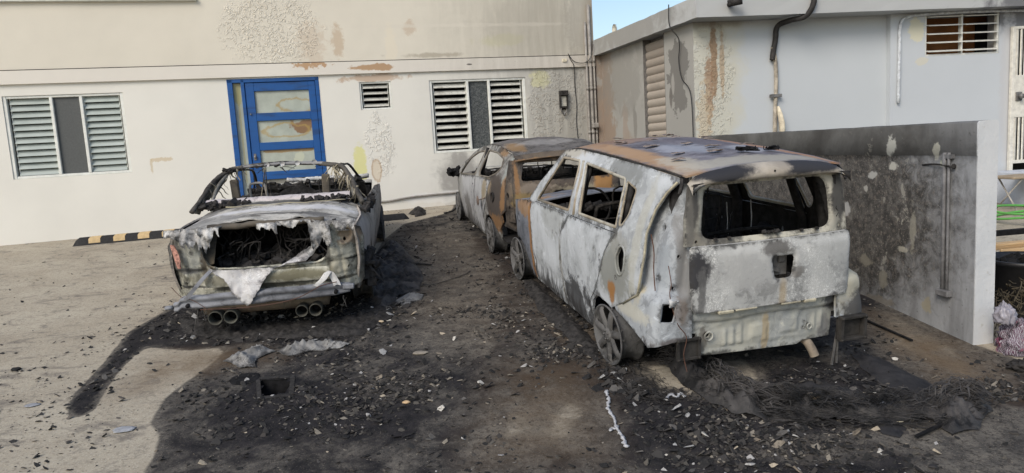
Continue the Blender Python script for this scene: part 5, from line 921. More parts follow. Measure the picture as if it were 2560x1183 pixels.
side1 = [(-.80, .90), (-.4, .925), (0, .94), (.3, .935), (.8, .90), (1.3, .865), (1.9, .85), (2.4, .84), (3.0, .78), (3.5, .68), (3.68, .5), (3.6, .2), (3.15, .15)] + a1f + [(2.3, .14), (.42, .14)] + a1r + [(-.40, .27), (-.72, .30), (-.80, .5), (-.82, .75)]
for sg in (-1, 1):
    m = MB(); m.shell(side1, [d1, d1b], lambda u, v: (sg * SX1(u, v), u, v), .02, .055, 0, 1, nsign=sg); m.build('body_side', [C1S, INNER], C_)
    for nm, poly in (('front_door', d1), ('rear_door', d1b)):
        m = MB(); m.shell(inset(poly, .006), [ellipse(poly[1][0] + .13 if nm == 'front_door' else .40, .74, .03, .015, 8)], lambda u, v: (sg * (SX1(u, v) + .003 + .01 * fz((u, v, 0), 5, 4)), u, v), .03, .055, 0, 1, nsign=sg); m.build(nm, [C1S, INNER], C_)
# rear panel with boot opening
def C1R(u, v):
    a_ = abs(u) / .86; y = -.915 + .20 * a_ ** 6 + .05 * max(0, v - .85) * 4 * .5
    y += .03 * sstep(.64, .60, v) - .045 * sstep(.50, .46, v) * sstep(.60, .52, abs(u)) - .02 * sstep(.62, .60, v) * sstep(.75, .70, abs(u)) * sstep(.55, .60, abs(u))
    y += .026 * fz((u, v, 3), 4.0, 4) + .008 * nz((u, v, 0), 18)
    for (c_, w_, a2, lo_, hi_) in ((.625, .010, .014, .52, .86), (.47, .012, .014, .50, .86)): y += a2 * math.exp(-((v + .03 * math.sin(u * 6) - c_) / w_) ** 2) * sstep(lo_ - .04, lo_, abs(u))
    for c_ in (.66, .79): y += .014 * math.exp(-((abs(u) - c_ + .06 * (v - .6)) / .010) ** 2) * sstep(.30, .36, v)
    y -= .018 * math.exp(-((math.hypot(u - .70, v - .84) - .075) / .012) ** 2) - .02 * sstep(.065, .05, math.hypot(u - .70, v - .84))
    return (u, y, v)
rp = [(-.80, .30), (-.74, .29), (-.66, .36), (-.55, .375), (-.3, .37), (.30, .365), (.60, .35), (.70, .35), (.80, .36), (.835, .40), (.85, .60), (.865, .78), (.84, .885), (.72, .955), (.60, .96), (.575, .86), (.545, .70), (.50, .635), (.44, .615), (.2, .61), (-.2, .612), (-.41, .615), (-.475, .66), (-.51, .74), (-.53, .86), (-.48, .97), (-.60, .98), (-.76, .93), (-.845, .83), (-.84, .60)]
hs = [ellipse(-.70, .50, .014, .014, 10), ellipse(.12, .55, .014, .012, 10), ellipse(.40, .50, .012, .012, 8), ellipse(.72, .55, .012, .012, 8), ellipse(.70, .80, .014, .016, 8), ellipse(-.62, .78, .01, .012, 8)]
m = MB(); m.shell(rp, hs, C1R, .02, .0145, 0, 1); m.build('rear_panel', [C1, INNER], C_)
m = MB(); P = [[(x, -.955 - .02 * math.sin(a_) + .008 * nz((x, a_, 0), 6), .535 + .055 * math.cos(a_)) for a_ in np.linspace(.2, 2.9, 7)] for x in np.linspace(-.50, .56, 40)]; m.grid(P, .012, nsign=1); m.build('boot_sill', C1, C_)
# boot tub and its rubbish
m = MB(); m.box((0, -.35, .46), (1.15, 1.0, .02)); m.box((0, .18, .75), (1.35, .03, .5)); m.box((-.60, -.35, .70), (.03, 1.0, .5)); m.box((.60, -.35, .70), (.03, 1.0, .5)); m.build('boot_tub', INNER, C_)
m = MB(); lumps(m, (0, -.5, .54), (1.0, .6, .14), 200, .09)
for k in range(26):
    x = -.5 + rnd.random(); m.tube(spline([(x, -.6 + .3 * rnd.random(), .55), (x + .15 * rnd.random(), -.7, .62 + .2 * rnd.random()), (x + .3 * (rnd.random() - .5), -.5, .6 + .25 * rnd.random()), (x + .3 * (rnd.random() - .5), -.4, .9)], 3), .006, 5)
m.build('boot_rubble', CHAR, C_)
m = MB(); P = [[(x, -.86 + .3 * t - .03 * math.sin(x * 7), .66 + .30 * t + .03 * fz((x, t, 0), 4)) for t in np.linspace(0, 1, 8)] for x in np.linspace(-.56, -.44, 6)]; m.grid(P, .01, nsign=1); m.build('boot_lining', burnt('lining_brown', (.14, .11, .07), (.06, .05, .04)), C_)
# deck: what is left of the boot lid
def CD(u, v):
    z_ = itp([(-.95, .935), (-.88, .965), (-.6, 1.005), (-.2, 1.025), (.3, 1.04)], v) - .11 * (abs(u) / .82) ** 3
    return (u * itp([(-.9, 1.0), (.3, .95)], v), v, z_ + .02 * fz((u, v, 0), 2.5, 14) + .012 * nz((u, v, 0), 11) * sstep(-.4, -.8, v) - .016 * sstep(.01, .0, abs(v + .12 + .04 * u)))
tear = [(-.80, -.72), (-.70, -.85), (-.60, -.80), (-.52, -.90), (-.42, -.78), (-.36, -.70), (-.1, -.66), (.05, -.72), (.16, -.70), (.3, -.64), (.44, -.74), (.50, -.88), (.58, -.80), (.66, -.90), (.76, -.82), (.82, -.66), (.82, .22), (-.80, .26)]
tt = []
for i in range(len(tear)):
    a_, b_ = tear[i], tear[(i + 1) % len(tear)]; nn_ = 5 if i < 15 else 1
    for k in range(nn_): t = k / nn_; tt.append((lerp(a_[0], b_[0], t) + (.012 * nz((i, t * 3, 0), 3) if nn_ > 1 else 0), lerp(a_[1], b_[1], t) + (.03 * nz((i, t * 5, 9), 2) if nn_ > 1 else 0)))
m = MB(); m.shell(tt, [], CD, .008, .035, 0, 1); m.build('boot_lid', [C1D, INNER], C_)
m = MB(); P = [[(x, .26 + .012 * nz((x, 0, 0), 5) + dy, 1.028 + dz + .008 * nz((x, 3, 0), 7)) for dy, dz in ((-.03, -.03), (-.028, .012), (.0, .03), (.05, .034), (.12, .02))] for x in np.linspace(-.76, .68, 50)]; m.grid(P, .01, nsign=-1); m.build('rear_shelf', burnt('pinkish_ash_strip', (.50, .46, .46), (.36, .33, .33), dirt=.8), C_)
m = MB(); lumps(m, (-.55, .22, 1.02), (.5, .10, .04), 90, .05); m.build('shelf_crust', CHAR, C_); m = MB(); lumps(m, (.45, .18, 1.03), (.5, .14, .02), 60, .04); m.build('shelf_crust', CHAR, C_)
m = MB(); m.tube([(x, -.02 + .02 * nz((x, 1, 0), 3), 1.035 + .012 * nz((x, 0, 0), 6)) for x in np.linspace(-.5, .66, 26)], .010, 6, jit=.3, flat=.5); m.build('lid_seam', burnt('seam_cream', (.48, .44, .30), (.3, .27, .2), worm=0), C_)
m = MB(); m.tube([(x, -.70 + .02 * nz((x, 5, 0), 3), .965 + .01 * nz((x, 0, 8), 6)) for x in np.linspace(-.50, .52, 24)], .028, 7, jit=.25); m.build('lid_crossbar', TAN, C_)
def shard(x0, x1, y, z0, z1, amp, o, bulge=.03, name='torn_skin', mat=None):
    m = MB(); poly = ragged(x0, x1, z0, z1, 26, amp, o)
    m.shell(poly, [], lambda u, v: (u + .02 * nz((v, o, u), 6), y - .05 * ((z1 - v) / (z1 - z0)) * 0 - bulge * math.sin(3.1 * (z1 - v) / max(.01, (z1 - z0 + amp))) + .035 * fz((u * 2, v, o), 7, o) + .010 * nz((u, v, o), 40), v + .012 * nz((u, o, 0), 9)), .005, .014, 0, 0); m.build(name, mat or SHRD, C_)
shard(-.66, -.42, -.93, .84, 1.0, .10, 1.3, .04); shard(-.52, -.34, -.94, .92, 1.0, .05, 2.9, .03); shard(-.07, .13, -.80, .92, .985, .05, 4.1, .02); shard(.12, .42, -.80, .955, .995, .03, 5.2, .01); shard(.42, .60, -.93, .80, .99, .08, 6.4, .03); shard(.56, .80, -.94, .92, 1.0, .05, 7.7, .04); shard(-.80, -.62, -.90, .93, 1.0, .03, 8.6, .02)
# bumper beam
def BMX(x): return itp([(-.80, .04), (-.60, .03), (-.3, 0), (.3, 0), (.55, .03), (.76, .03)], x)
P = []
for x in np.linspace(-.79, .72, 44):
    e_ = abs(x + .03) / .76; h = .058 * (1 - .35 * sstep(.8, 1, e_)); zc = .372 + .012 * math.sin(x * 2.2 + 1) ; y = -1.045 + .07 * e_ ** 2
    w_ = .5 + .5 * sstep(1.0, .8, e_)
    P.append([(x, y + .04, zc + h), (x, y - .010 * w_, zc + h * .9), (x, y - .020 * w_, zc + h * .45), (x, y + .012 * w_, zc + h * .12), (x, y + .012 * w_, zc - h * .12), (x, y - .020 * w_, zc - h * .45), (x, y - .010, zc - h * .9), (x, y + .04, zc - h)])
for i, r in enumerate(P):
    P[i] = [(a_, b_ + .004 * nz((a_, b_, c_), 9), c_ + .006 * fz((a_, 0, 0), 5) + (-.035 if i < 2 else 0)) for a_, b_, c_ in r]
m = MB(); m.grid(P, .008, nsign=-1); BB = burnt('blue_grey_beam', (.24, .25, .275), (.13, .135, .15), dirt=.5, worm=.1, streak=.4); bb = m.build('bumper_beam', BB, C_)
m = MB(); m.lathe([(.001, -1.03), (.018, -1.03), (.019, -1.0)], (-.66, 0, .345), 'Y', 10); m.build('bolt_hole', BLACK, bb); m = MB(); m.lathe([(.001, -1.035), (.018, -1.035), (.019, -1.0)], (.60, 0, .365), 'Y', 10); m.build('bolt_hole', BLACK, bb)
m = MB(); m.box((.71, -.99, .40), (.10, .05, .045), Matrix.Rotation(.05, 3, 'Y'), 0, .006); m.tube([(-.80, -.97, .33), (-.86, -.955, .325)], .03, 8, flat=.6); m.build('beam_bracket', BB, C_)
m = MB(); P = [[Vector(p) + Vector((dx, 0, 0)) for dx in (-.022, 0, .022)] for p in spline([(-.66, -1.04, .41), (-.585, -1.05, .49), (-.50, -1.03, .58), (-.44, -.97, .635)], 5)]; m.grid(P, .006, nsign=-1); m.build('bent_strip', BB, C_)
m = MB(); P = [[Vector(p) + Vector((dx, 0, dz)) for dx, dz in ((-.03, 0), (0, .012), (.03, 0))] for p in spline([(.42, -1.06, .435), (.50, -1.05, .49), (.555, -1.0, .545), (.60, -1.0, .47), (.62, -1.03, .42)], 5)]; m.grid(P, .006, nsign=-1); m.build('bent_strip', SHRD, C_)
# exhausts and silencer
EX = burnt('exhaust_green_grey', (.095, .095, .08), (.05, .048, .04), worm=0, dirt=.4)
for x, r in ((-.455, .060), (-.325, .058), (.285, .052), (.405, .055)):
    m = MB(); m.lathe([(r, -1.0), (r * 1.06, -.99), (r * 1.02, -.93), (r * .9, -.85), (r * .8, -.7), (r * .7, -.7), (r * .86, -.97), (r * .93, -.998)], (x, 0, .205), 'Y', 24, closed=True); m.build('exhaust_tip', EX, C_)
    m = MB(); m.lathe([(.001, -.88), (r * .84, -.88), (r * .86, -.80)], (x, 0, .205), 'Y', 16); m.build('tip_inside', BLACK, C_)
m = MB(); m.tube([(x, -.78, .255) for x in (-.60, -.585, -.5, -.2, -.19, -.18, .1, .11, .12, .40, .5, .515)], [.03, .085, .095, .095, .102, .095, .095, .102, .095, .095, .085, .02], 20, flat=.8); m.build('silencer', burnt('silencer_rust', (.20, .15, .11), (.14, .12, .09), worm=0, dirt=.5, streak=.5), C_)
m = MB(); m.tube(spline([(-.55, -1.06, .315), (-.2, -1.07, .305), (.1, -1.07, .32), (.3, -1.07, .36), (.48, -1.06, .44), (.62, -1.04, .46)], 6), .004, 5); m.tube(spline([(-.80, -.93, .50), (-.72, -.97, .42), (-.6, -1.05, .40), (-.5, -1.07, .33)], 5), .003, 5); m.build('harness_wire', plain('rust_wire_b', (.09, .05, .038), .8), C_)
for x in (-.60, -.56, -.50, .66): m = MB(); strands(m, [(x, -.98, .30), (x + .01, -.98, .30)], 2, (.10, .22), .003, .03, .03); m.build('hanging_wire', STEEL, C_)
m = MB(); P = [[(x - .02 * k, -.86 - .02 * math.sin(k) + .01 * nz((x, k, 0), 8), .86 - .045 * k + .01 * nz((x, k, 2), 8)) for x in np.linspace(-.80, -.74, 5)] for k in range(5)]
P = [[(lerp(-.765, -.715, t) + w_ * lerp(.04, .015, abs(t - .4)), -.88 - .05 * t - .012 * (w_ > 0) + .008 * nz((w_, t, 0), 30), lerp(.865, .665, t) + .008 * nz((t, w_, 0), 22)) for w_ in (0, .25, .5, .75, 1)] for t in np.linspace(0, 1, 14)]; m.grid(P, .012, nsign=-1); m.build('lamp_remnant', plain('melted_coral', (.36, .19, .15), .9, .7, 45, .2, 1.0, dist=.008), C_)
# rear window ring, roof rails and dangling remains
RNG = burnt('roof_ring_burnt', (.085, .078, .068), (.03, .028, .026), dirt=.8, worm=.2, patches=[((.0, .55, 1.36), (.45, .5, .02), (.30, .30, .31), .5, .9, .7)])
ring = [(-.86, .10, .99), (-.80, .30, 1.10), (-.73, .48, 1.22), (-.62, .60, 1.315), (-.50, .66, 1.345), (-.2, .70, 1.362), (.2, .70, 1.355), (.45, .64, 1.335), (.60, .56, 1.30), (.69, .42, 1.19), (.76, .22, 1.08), (.82, .02, .99)]
ring = spline(ring, 6); m = MB(); m.tube([p + Vector((.006 * nz(p, 9), 0, .010 * nz(p, 7, 4))) for p in ring], [.027 + .005 * nz(p, 8) for p in ring], 8, flat=.8, jit=.10); m.build('roof_header', RNG, C_)
for sg in (-1, 1):
    r_ = spline([(sg * .58, .62, 1.33), (sg * .58, 1.0, 1.285), (sg * .57, 1.5, 1.235), (sg * .59, 1.8, 1.15), (sg * .68, 2.3, .88)], 7); m = MB(); m.tube(r_, .017, 8, flat=.7, jit=.08); m.build('roof_rail', RNG, C_)
    r_ = spline([(sg * .72, .25, 1.0), (sg * .68, .48, 1.18), (sg * .60, .62, 1.30)], 6); m = MB(); m.tube(r_, .020, 6, jit=.3); m.build('inner_rail', burnt('inner_rail_grey', (.22, .21, .19), (.1, .1, .09), worm=0), C_)
    m = MB(); P = [[(sg * (.55 + dx) + .006 * nz((k, dx, 0), 3), .95 + dy, .72 + .60 * k / 9) for dx, dy in ((-.045, 0), (-.04, -.02), (.04, -.02), (.045, 0))] for k in range(10)]; 
    for r in P: pass
    m.box((sg * .47 - .07, .62, .98), (.085, .05, .50), Matrix.Rotation(sg * .03, 3, 'Y'), 0, .012); m.build('pillar_stub', TAN, C_)
STRD = 0
PLM = burnt('burnt_pillar_skin', (.26, .245, .205), (.09, .085, .072), dirt=1.0, worm=.4)
for sg in (-1, 1):
    seg = [p for p in ring if p.x * sg > .40]; seg = seg if sg < 0 else seg[::-1]; P = []
    for i, p in enumerate(seg):
        t = i / (len(seg) - 1); w_ = .11 * (1 - t) ** 1.2 + .035; row = []
        for k in range(6): q = k / 5; row.append(Vector((p.x - sg * (.01 + .02 * q) + .012 * nz((i, k, sg), .6), p.y + q * w_ + .012 * nz((i, k, 3), .5), p.z - .012 - .04 * q * (1 - t) + .01 * nz((i, k, 5), .7))))
        P.append(row)
    m = MB(); m.grid(P, .014, nsign=sg); m.build('rear_pillar', PLM, C_)
STR = burnt('straw_strands', (.33, .29, .21), (.12, .11, .09), worm=0, dirt=.8)
for sg, n_ in ((-1, 20), (1, 38)):
    m = MB(); pts = [p for p in ring if (p.x * sg > .42 and p.z > 1.08)]
    strands(m, pts, n_, (.08, .26), .0065, .05, .05); m.build('melted_strand', STR, C_)['kind'] = 'stuff'
m = MB(); strands(m, [(-.5, .66, 1.33), (.5, .66, 1.33)], 7, (.02, .05), .004, .02, .05); m.build('header_crust', CHAR, C_); m = MB(); lumps(m, (-.3, .66, 1.345), (.45, .04, .01), 26, .022); m.build('header_crust', CHAR, C_); m = MB(); lumps(m, (-.58, .60, 1.335), (.10, .05, .03), 18, .03); m.build('header_crust', CHAR, C_)
for x in (-.20, -.04, .12, .30): m = MB(); m.lathe([(.001, .004), (.022, .003), (.028, -.004)], (0, 0, 0), 'Y', 10); q = m.build('header_clip', ASH, C_); q.location = (x, .665, 1.362)
m = MB(); strands(m, [(-.22, .63, 1.33), (-.21, .63, 1.33)], 2, (.28, .36), .006, .01, .03); m.build('hanging_cable', STR, C_)
# cabin remains
m = MB(); m.box((0, 1.2, .28), (1.5, 2.5, .02)); m.box((0, 2.35, .55), (1.5, .03, .6)); m.build('floor_pan', INNER, C_)
m = MB(); P = [[(x, 2.2 - .3 * math.sin(a_), .62 + .34 * math.sin(a_ * .9) + .02 * fz((x, a_, 0), 4)) for a_ in np.linspace(0, 1.6, 8)] for x in np.linspace(-.72, .72, 30)]; m.grid(P, .02, nsign=1); lumps(m, (0, 2.0, .95), (1.3, .25, .06), 70, .06); m.build('dashboard', CHAR, C_)
m = MB(); m.tube([(x, 2.30 + .01 * nz((x, 0, 0), 9), .985 + .012 * nz((x, 4, 0), 6)) for x in np.linspace(-.3, .75, 30)], [.03 + .012 * nz((x, 0, 7), 9) for x in np.linspace(-.3, .75, 30)], 7, jit=.3); m.build('cowl_strip', SHRD, C_)
for sx in (-.36, .36): seat_frame(C_, sx, 1.2, .42, .48, .56)
m = MB(); m.tube(spline([(-.42, .75, .95), (-.42, .74, 1.13), (-.38, .74, 1.16), (-.30, .74, 1.16), (-.26, .74, 1.12), (-.25, .75, .95)], 4), .014, 7); m.build('headrest_loop', burnt('loop_grey', (.30, .29, .27), (.2, .19, .18), worm=0), C_)
m = MB(); P = [[(.05 + .26 * math.cos(a_) * r, .9 + .02 * r, .90 + .18 * math.sin(a_) * r) for r in (0.02, .5, 1)] for a_ in np.linspace(0, 3.14, 14)]; m.grid(P, .03, nsign=1); lumps(m, (0, .6, .96), (1.3, .4, .10), 110, .08); m.build('seat_remains', CHAR, C_)
m = MB(); P = [[(x * (1 - .1 * (y - 2.4)), y, .93 - .10 * (y - 2.4) ** 1.5 - .05 * (x / .78) ** 2 + .015 * fz((x, y, 0), 3)) for x in np.linspace(-.78, .78, 18)] for y in np.linspace(2.42, 3.5, 14)]; m.grid(P, .01, 0, 1, nsign=-1); m.build('bonnet', [C1D, INNER], C_)
m = MB(); P = [[(x * (1 - .03 * k), 3.5 + .14 * math.sin(k * .8) - .12 * (x / .7) ** 2, .80 - .14 * k) for x in np.linspace(-.72, .72, 14)] for k in range(5)]; m.grid(P, .02, 0, 1, nsign=-1); m.build('front_panel', [C1S, INNER], C_)
for x, y, sd_ in ((-.76, .0, -1), (.76, .0, 1), (-.76, 2.75, -1), (.76, 2.75, 1)): wheel(C_, x, y, .25, .20, sd_, spokes=6)
m = MB(); lumps(m, (.84, -.35, .45), (.10, .5, .30), 60, .09); strands(m, [(.86, -.6, .5), (.86, 0, .5)], 14, (.1, .35), .008, .05, .05); m.build('melted_liner', CHAR, C_)
m = MB(); lumps(m, (.87, .25, .95), (.05, .7, .06), 70, .045); m.build('side_crust', CHAR, C_)
# ash sheet draped over the sedan's boot sill
sh_ = [(-.45, .66), (-.41, .645), (-.2, .625), (.0, .625), (.15, .635), (.25, .68), (.33, .73), (.42, .775), (.47, .76), (.43, .70), (.36, .66), (.2, .645), (.10, .62), (.03, .56), (-.03, .47), (-.08, .40), (-.12, .335), (-.155, .32), (-.19, .36), (-.22, .39), (-.27, .43), (-.29, .50), (-.33, .56), (-.40, .60)]
q = []
for i in range(len(sh_)):
    a_, b_ = sh_[i], sh_[(i + 1) % len(sh_)]
    for k in range(4): t = k / 4; q.append((lerp(a_[0], b_[0], t) + .010 * nz((i, t * 3, 4), 2.3), lerp(a_[1], b_[1], t) + .010 * nz((i, t * 3, 0), 2.7)))
m = MB(); m.shell(q, [], lambda u, v: (u, -1.005 - .07 * sstep(.62, .40, v) + .10 * sstep(.62, .70, v) * sstep(0, .2, u) + .016 * fz((u * 1.6, v, 2), 6, 2) + .004 * nz((u, v, 1), 30), v), .006, .013, 0, 0)
o = m.build('ash_sheet', burnt('fluffy_ash', (.56, .56, .555), (.43, .41, .41), dirt=.5, worm=1.0, streak=.1, bump=1.2)); o.matrix_world = C_M; tag(o, 'ragged triangle of white ash sheet draped over the boot sill of the roofless sedan', 'ash sheet')
# ================================================================ SMALL THINGS ON THE GROUND
def kerb(name, px, L, label, stripes, w_=.16, h=.11, yaw=FY, n_st=5):
    p = G(*px); e_ = empty(name, mat=ground_mat(p.x, p.y, yaw)); tag(e_, label, 'wheel stop')
    P = [[(x, y, z_ * sstep(0, .10, min(x, L - x) + .02)) for (y, z_) in ((0, 0), (.03, h * .75), (.055, h), (w_ - .055, h), (w_ - .03, h * .75), (w_, 0))] for x in np.linspace(0, L, 40)]
    m = MB(); m.grid(P, 0, nsign=1); m.add([P[0][k] for k in range(6)], [tuple(range(6))], 0, False); m.add([P[-1][k] for k in range(6)], [tuple(range(6))[::-1]], 0, False); m.build('stop_body', RUBBER, e_)
    if stripes:
        YM = plain('faded_yellow', (.50, .37, .20), .8, .15, 20)
        for k in range(n_st):
            x0 = .22 + k * .34; m = MB(); P = [[(x + .06 * (1 if y > .05 else 0) * (y / w_), y, z_ + .003) for (y, z_) in ((.008, h * .20), (.03, h * .75), (.055, h), (w_ - .055, h))] for x in np.linspace(x0, x0 + .16, 4)]; m.grid(P, 0, nsign=1); m.build('stripe', YM, e_)
kerb('wheel_stop', (181, 617), 1.75, 'black wheel stop with faded yellow stripes left of the roofless sedan', True)
kerb('wheel_stop', (938, 556), .55, 'plain black wheel stop between the sedan and the rusty hatchback', False, h=.09)
def sheet(name, pxs, label, cat, mat, hgt=.06, seed=1.0, res=.03, thick=.006, lift=.006, ridge=6.0, kind=None):
    W = [G(*p) for p in pxs]; c_ = sum(W, Vector()) / len(W); poly = [((p - c_).x, (p - c_).y) for p in W]
    dp = densify(poly, .06); dp = [(x + .03 * nz((x, y, seed), 7), y + .03 * nz((x, y, seed + 5), 7)) for x, y in dp]
    A = np.array(dp)
    def f(u, v):
        d = float(sdist(poly, np.array([[u, v]]))[0]); e_ = sstep(-.02, .10, d)
        r = 1 - abs(fz((u, v, seed), ridge * .5, seed, 3)) * 2.2; r2 = fz((u * 2.2, v, seed), ridge, seed, 4)
        return (u, v, GX * u + GY * v + lift + hgt * e_ * max(.02, .45 + .5 * r * .6 + .35 * r2) )
    m = MB(); m.shell(dp, [], f, thick, res, 0, 0); o = m.build(name, mat); o.location = c_; return tag(o, label, cat, None, kind)
FIB = burnt('charred_fibre', (.075, .07, .068), (.018, .018, .019), dirt=.9, worm=.3, streak=.5, bump=1.3)
BSH = burnt('black_sheet', (.035, .034, .036), (.018, .018, .02), dirt=.5, worm=.2, bump=.6)
GSH = burnt('grey_ash_cloth', (.27, .265, .255), (.06, .058, .056), dirt=.8, worm=.8, bump=1.2)
sheet('charred_bumper', [(1660, 900), (1720, 885), (1790, 945), (1850, 985), (1930, 1000), (2010, 1010), (2060, 1040), (2010, 1060), (1930, 1060), (1830, 1040), (1740, 985), (1690, 950)], 'long fibrous charred bumper cover curling on the ground behind the boxy white hatchback', 'bumper cover', FIB, .16, 3.1, .018, .02, ridge=9)
sheet('charred_bumper', [(1990, 1020), (2150, 1030), (2330, 1010), (2390, 980), (2450, 990), (2480, 1030), (2440, 1075), (2380, 1090), (2340, 1060), (2180, 1060), (2030, 1055)], 'crumpled charred bumper end lying out towards the right, past the tan stone', 'bumper cover', FIB, .15, 5.5, .018, .02, ridge=9)
sheet('burnt_board', [(2130, 890), (2200, 895), (2330, 965), (2360, 1000), (2290, 1000), (2180, 950)], 'flat black burnt panel lying between the hatchback and the low wall', 'board', BSH, .05, 7.7)
sheet('burnt_board', [(2180, 1060), (2230, 1040), (2270, 1075), (2250, 1095), (2200, 1085)], 'small flat black burnt panel at the bottom right in front of the charred bumper', 'board', BSH, .03, 2.2)
sheet('burnt_board', [(1900, 985), (2020, 960), (2150, 975), (2170, 1010), (2000, 1015)], 'black burnt panel wedged behind the charred bumper cover', 'board', BSH, .07, 9.1)
sheet('ash_cloth', [(560, 905), (610, 878), (660, 870), (690, 880), (645, 898), (640, 920), (600, 925)], 'crumpled grey ash cloth behind the sedan, at the left end of the ash strip', 'ash cloth', GSH, .10, 1.1, .014, ridge=14)
sheet('ash_cloth', [(690, 882), (720, 868), (770, 862), (840, 856), (880, 862), (850, 872), (770, 880), (720, 894)], 'longer wrinkled grey ash cloth trailing right behind the sedan', 'ash cloth', GSH, .09, 4.4, .014, ridge=15)
sheet('ash_cloth', [(985, 755), (1020, 735), (1060, 738), (1050, 750), (1010, 765)], 'small twisted grey ash piece right of the sedan', 'ash cloth', GSH, .06, 6.4, .015)
sheet('charred_heap', [(935, 640), (975, 600), (1010, 620), (1060, 690), (1050, 725), (1000, 745), (950, 785), (915, 745)], 'black heap of char along the right flank of the roofless sedan', 'char heap', FIB, .10, 2.6, .02, ridge=9)
sheet('charred_heap', [(445, 795), (560, 812), (750, 808), (880, 790), (960, 760), (985, 790), (900, 840), (700, 850), (540, 850), (460, 835)], 'low black heap of char under the tail of the roofless sedan', 'char heap', CHAR, .05, 4.6, .022, ridge=12)
sheet('charred_heap', [(1300, 695), (1340, 705), (1420, 785), (1500, 870), (1490, 905), (1430, 860), (1350, 780)], 'narrow black heap of char along the left sill of the boxy hatchback', 'char heap', CHAR, .06, 6.6, .022, ridge=12)
sheet('charred_clump', [(1022, 535), (1040, 526), (1062, 526), (1066, 538), (1040, 543)], 'dark burnt clump lying at the foot of the facade', 'clump', CHAR, .16, 3.3, .02)
# white molten aluminium trail
def fibres(name, path, label, n, w_, mat, hgt=.10):
    W = [G(*p) for p in path]; c_ = W[0]; P = [p - c_ for p in W]; m = MB(); rr = random.Random(len(path) * 7 + n)
    for k in range(n):
        i = int(rr.random() * (len(P) - 1.001)); a_, b_ = P[i], P[i + 1]; t = rr.random(); d = (b_ - a_).normalized(); sd_ = Vector((-d.y, d.x, 0)); off = (rr.random() - .5) * 2; q = a_.lerp(b_, t) + sd_ * off * w_
        h = hgt * max(0, 1 - off * off) * (.7 + .6 * rr.random()); l = .05 + .16 * rr.random(); an = (rr.random() - .5) * 1.3; dd = d * math.cos(an) + sd_ * math.sin(an); pts = []
        for j in range(4): s_ = j / 3 - .5; pts.append(q + dd * l * s_ + Vector((.015 * (rr.random() - .5), .015 * (rr.random() - .5), GY * 0 + h * (1 - .8 * s_ * s_) + .02 * (rr.random() - .5))))
        r = .002 + .006 * rr.random() ** 2.5; m.tube(pts, [r * .5, r, r, r * .4], 4, caps=False, flat=.5)
    o = m.build(name, mat); o.location = c_; return tag(o, label, 'fibre mat', None, 'stuff')
def trail(name, pts, label, r=.012, mat=None, cat='metal trail', jit=.5):
    W = [G(*p) for p in pts]; c_ = W[0]; P = spline([p - c_ + Vector((0, 0, .012)) for p in W], 7); rs = [r * (.7 + .9 * abs(nz((i, 0, 0), .6)) * 2) for i in range(len(P))]
    m = MB(); m.tube([p + Vector((.012 * nz((i, 0, 3), .7), .01 * nz((i, 5, 3), .7), 0)) for i, p in enumerate(P)], rs, 7, jit=jit, flat=.6); o = m.build(name, mat or WMOLT); o.location = c_; return tag(o, label, cat)
fibres('charred_fibre_mat', [(1670, 895), (1720, 905), (1790, 965), (1850, 1005), (1930, 1025), (2020, 1038), (2150, 1045), (2330, 1042), (2400, 1010), (2450, 1020)], 'frayed charred fibres covering the long burnt bumper cover', 1700, .16, FIB, .15)
fibres('charred_fibre_mat', [(1300, 640), (1340, 720), (1420, 790), (1500, 880), (1600, 960), (1680, 1000)], 'thin charred threads under the left side of the white hatchback', 350, .2, CHAR, .02)
fibres('charred_fibre_mat', [(450, 790), (600, 815), (800, 815), (930, 760), (980, 700)], 'thin charred threads under the rear of the roofless sedan', 450, .18, CHAR, .025)
WMOLT = plain('molten_aluminium', (.40, .405, .42), .55, .25, 60, .5, .6)
trail('molten_trail', [(1515, 980), (1522, 1005), (1520, 1025), (1532, 1045), (1545, 1080), (1556, 1095), (1566, 1123)], 'thin white trail of molten aluminium left of the charred bumper', .010)
trail('molten_trail', [(1550, 932), (1556, 926), (1561, 932), (1566, 925)], 'small bright molten aluminium drip below the hatchback rear wheel', .008)
trail('molten_trail', [(1665, 1005), (1678, 990), (1690, 997), (1702, 988), (1712, 996)], 'small white molten aluminium tangle against the charred bumper cover', .010)
trail('molten_trail', [(1524, 1080), (1536, 1076), (1542, 1074)], 'short white molten bead beside the molten trail', .010)
def stone(px, s, label, col, name='plaster_chunk', cat='chunk', flat=.45):
    m = MB(); n1_, n2_ = 8, 12; vs = []; P = []
    for i in range(n1_ + 1):
        a_ = math.pi * i / n1_; row = []
        for j in range(n2_ + 1):
            b_ = 2 * math.pi * (j % n2_) / n2_; d = Vector((math.sin(a_) * math.cos(b_), math.sin(a_) * math.sin(b_), math.cos(a_))); k = s * (1 + .35 * nz(d, 1.5, px[0]))
            row.append((d.x * k * 1.3, d.y * k, d.z * k * flat))
        P.append(row)
    m.grid(P, 0, nsign=1); o = m.build(name, plain(name + '_mat', col, .9, .25, 30, .2, .8)); p = G(*px); o.location = p + Vector((0, 0, s * flat * .7)); tag(o, label, cat)
stone((2032, 1022), .042, 'rounded tan stone resting on the charred bumper cover', (.42, .34, .25))
bpy.data.objects['plaster_chunk'].location.z += .07
stone((2240, 1052), .035, 'flat cream chip in the ash at the bottom right, beside the charred bumper', (.46, .42, .33), flat=.25)
stone((1050, 884), .05, 'flat grey brown flake alone on the driveway between the cars', (.26, .23, .19), flat=.18)
stone((1016, 1008), .022, 'small orange tan pebble on the soot left of the light patch', (.48, .34, .20))
stone((952, 806), .024, 'small tan pebble near the right end of the ash cloths', (.46, .37, .26))
stone((40, 926), .032, 'black lump alone on the light concrete at the left edge', (.02, .02, .02), 'char_lump', 'lump')
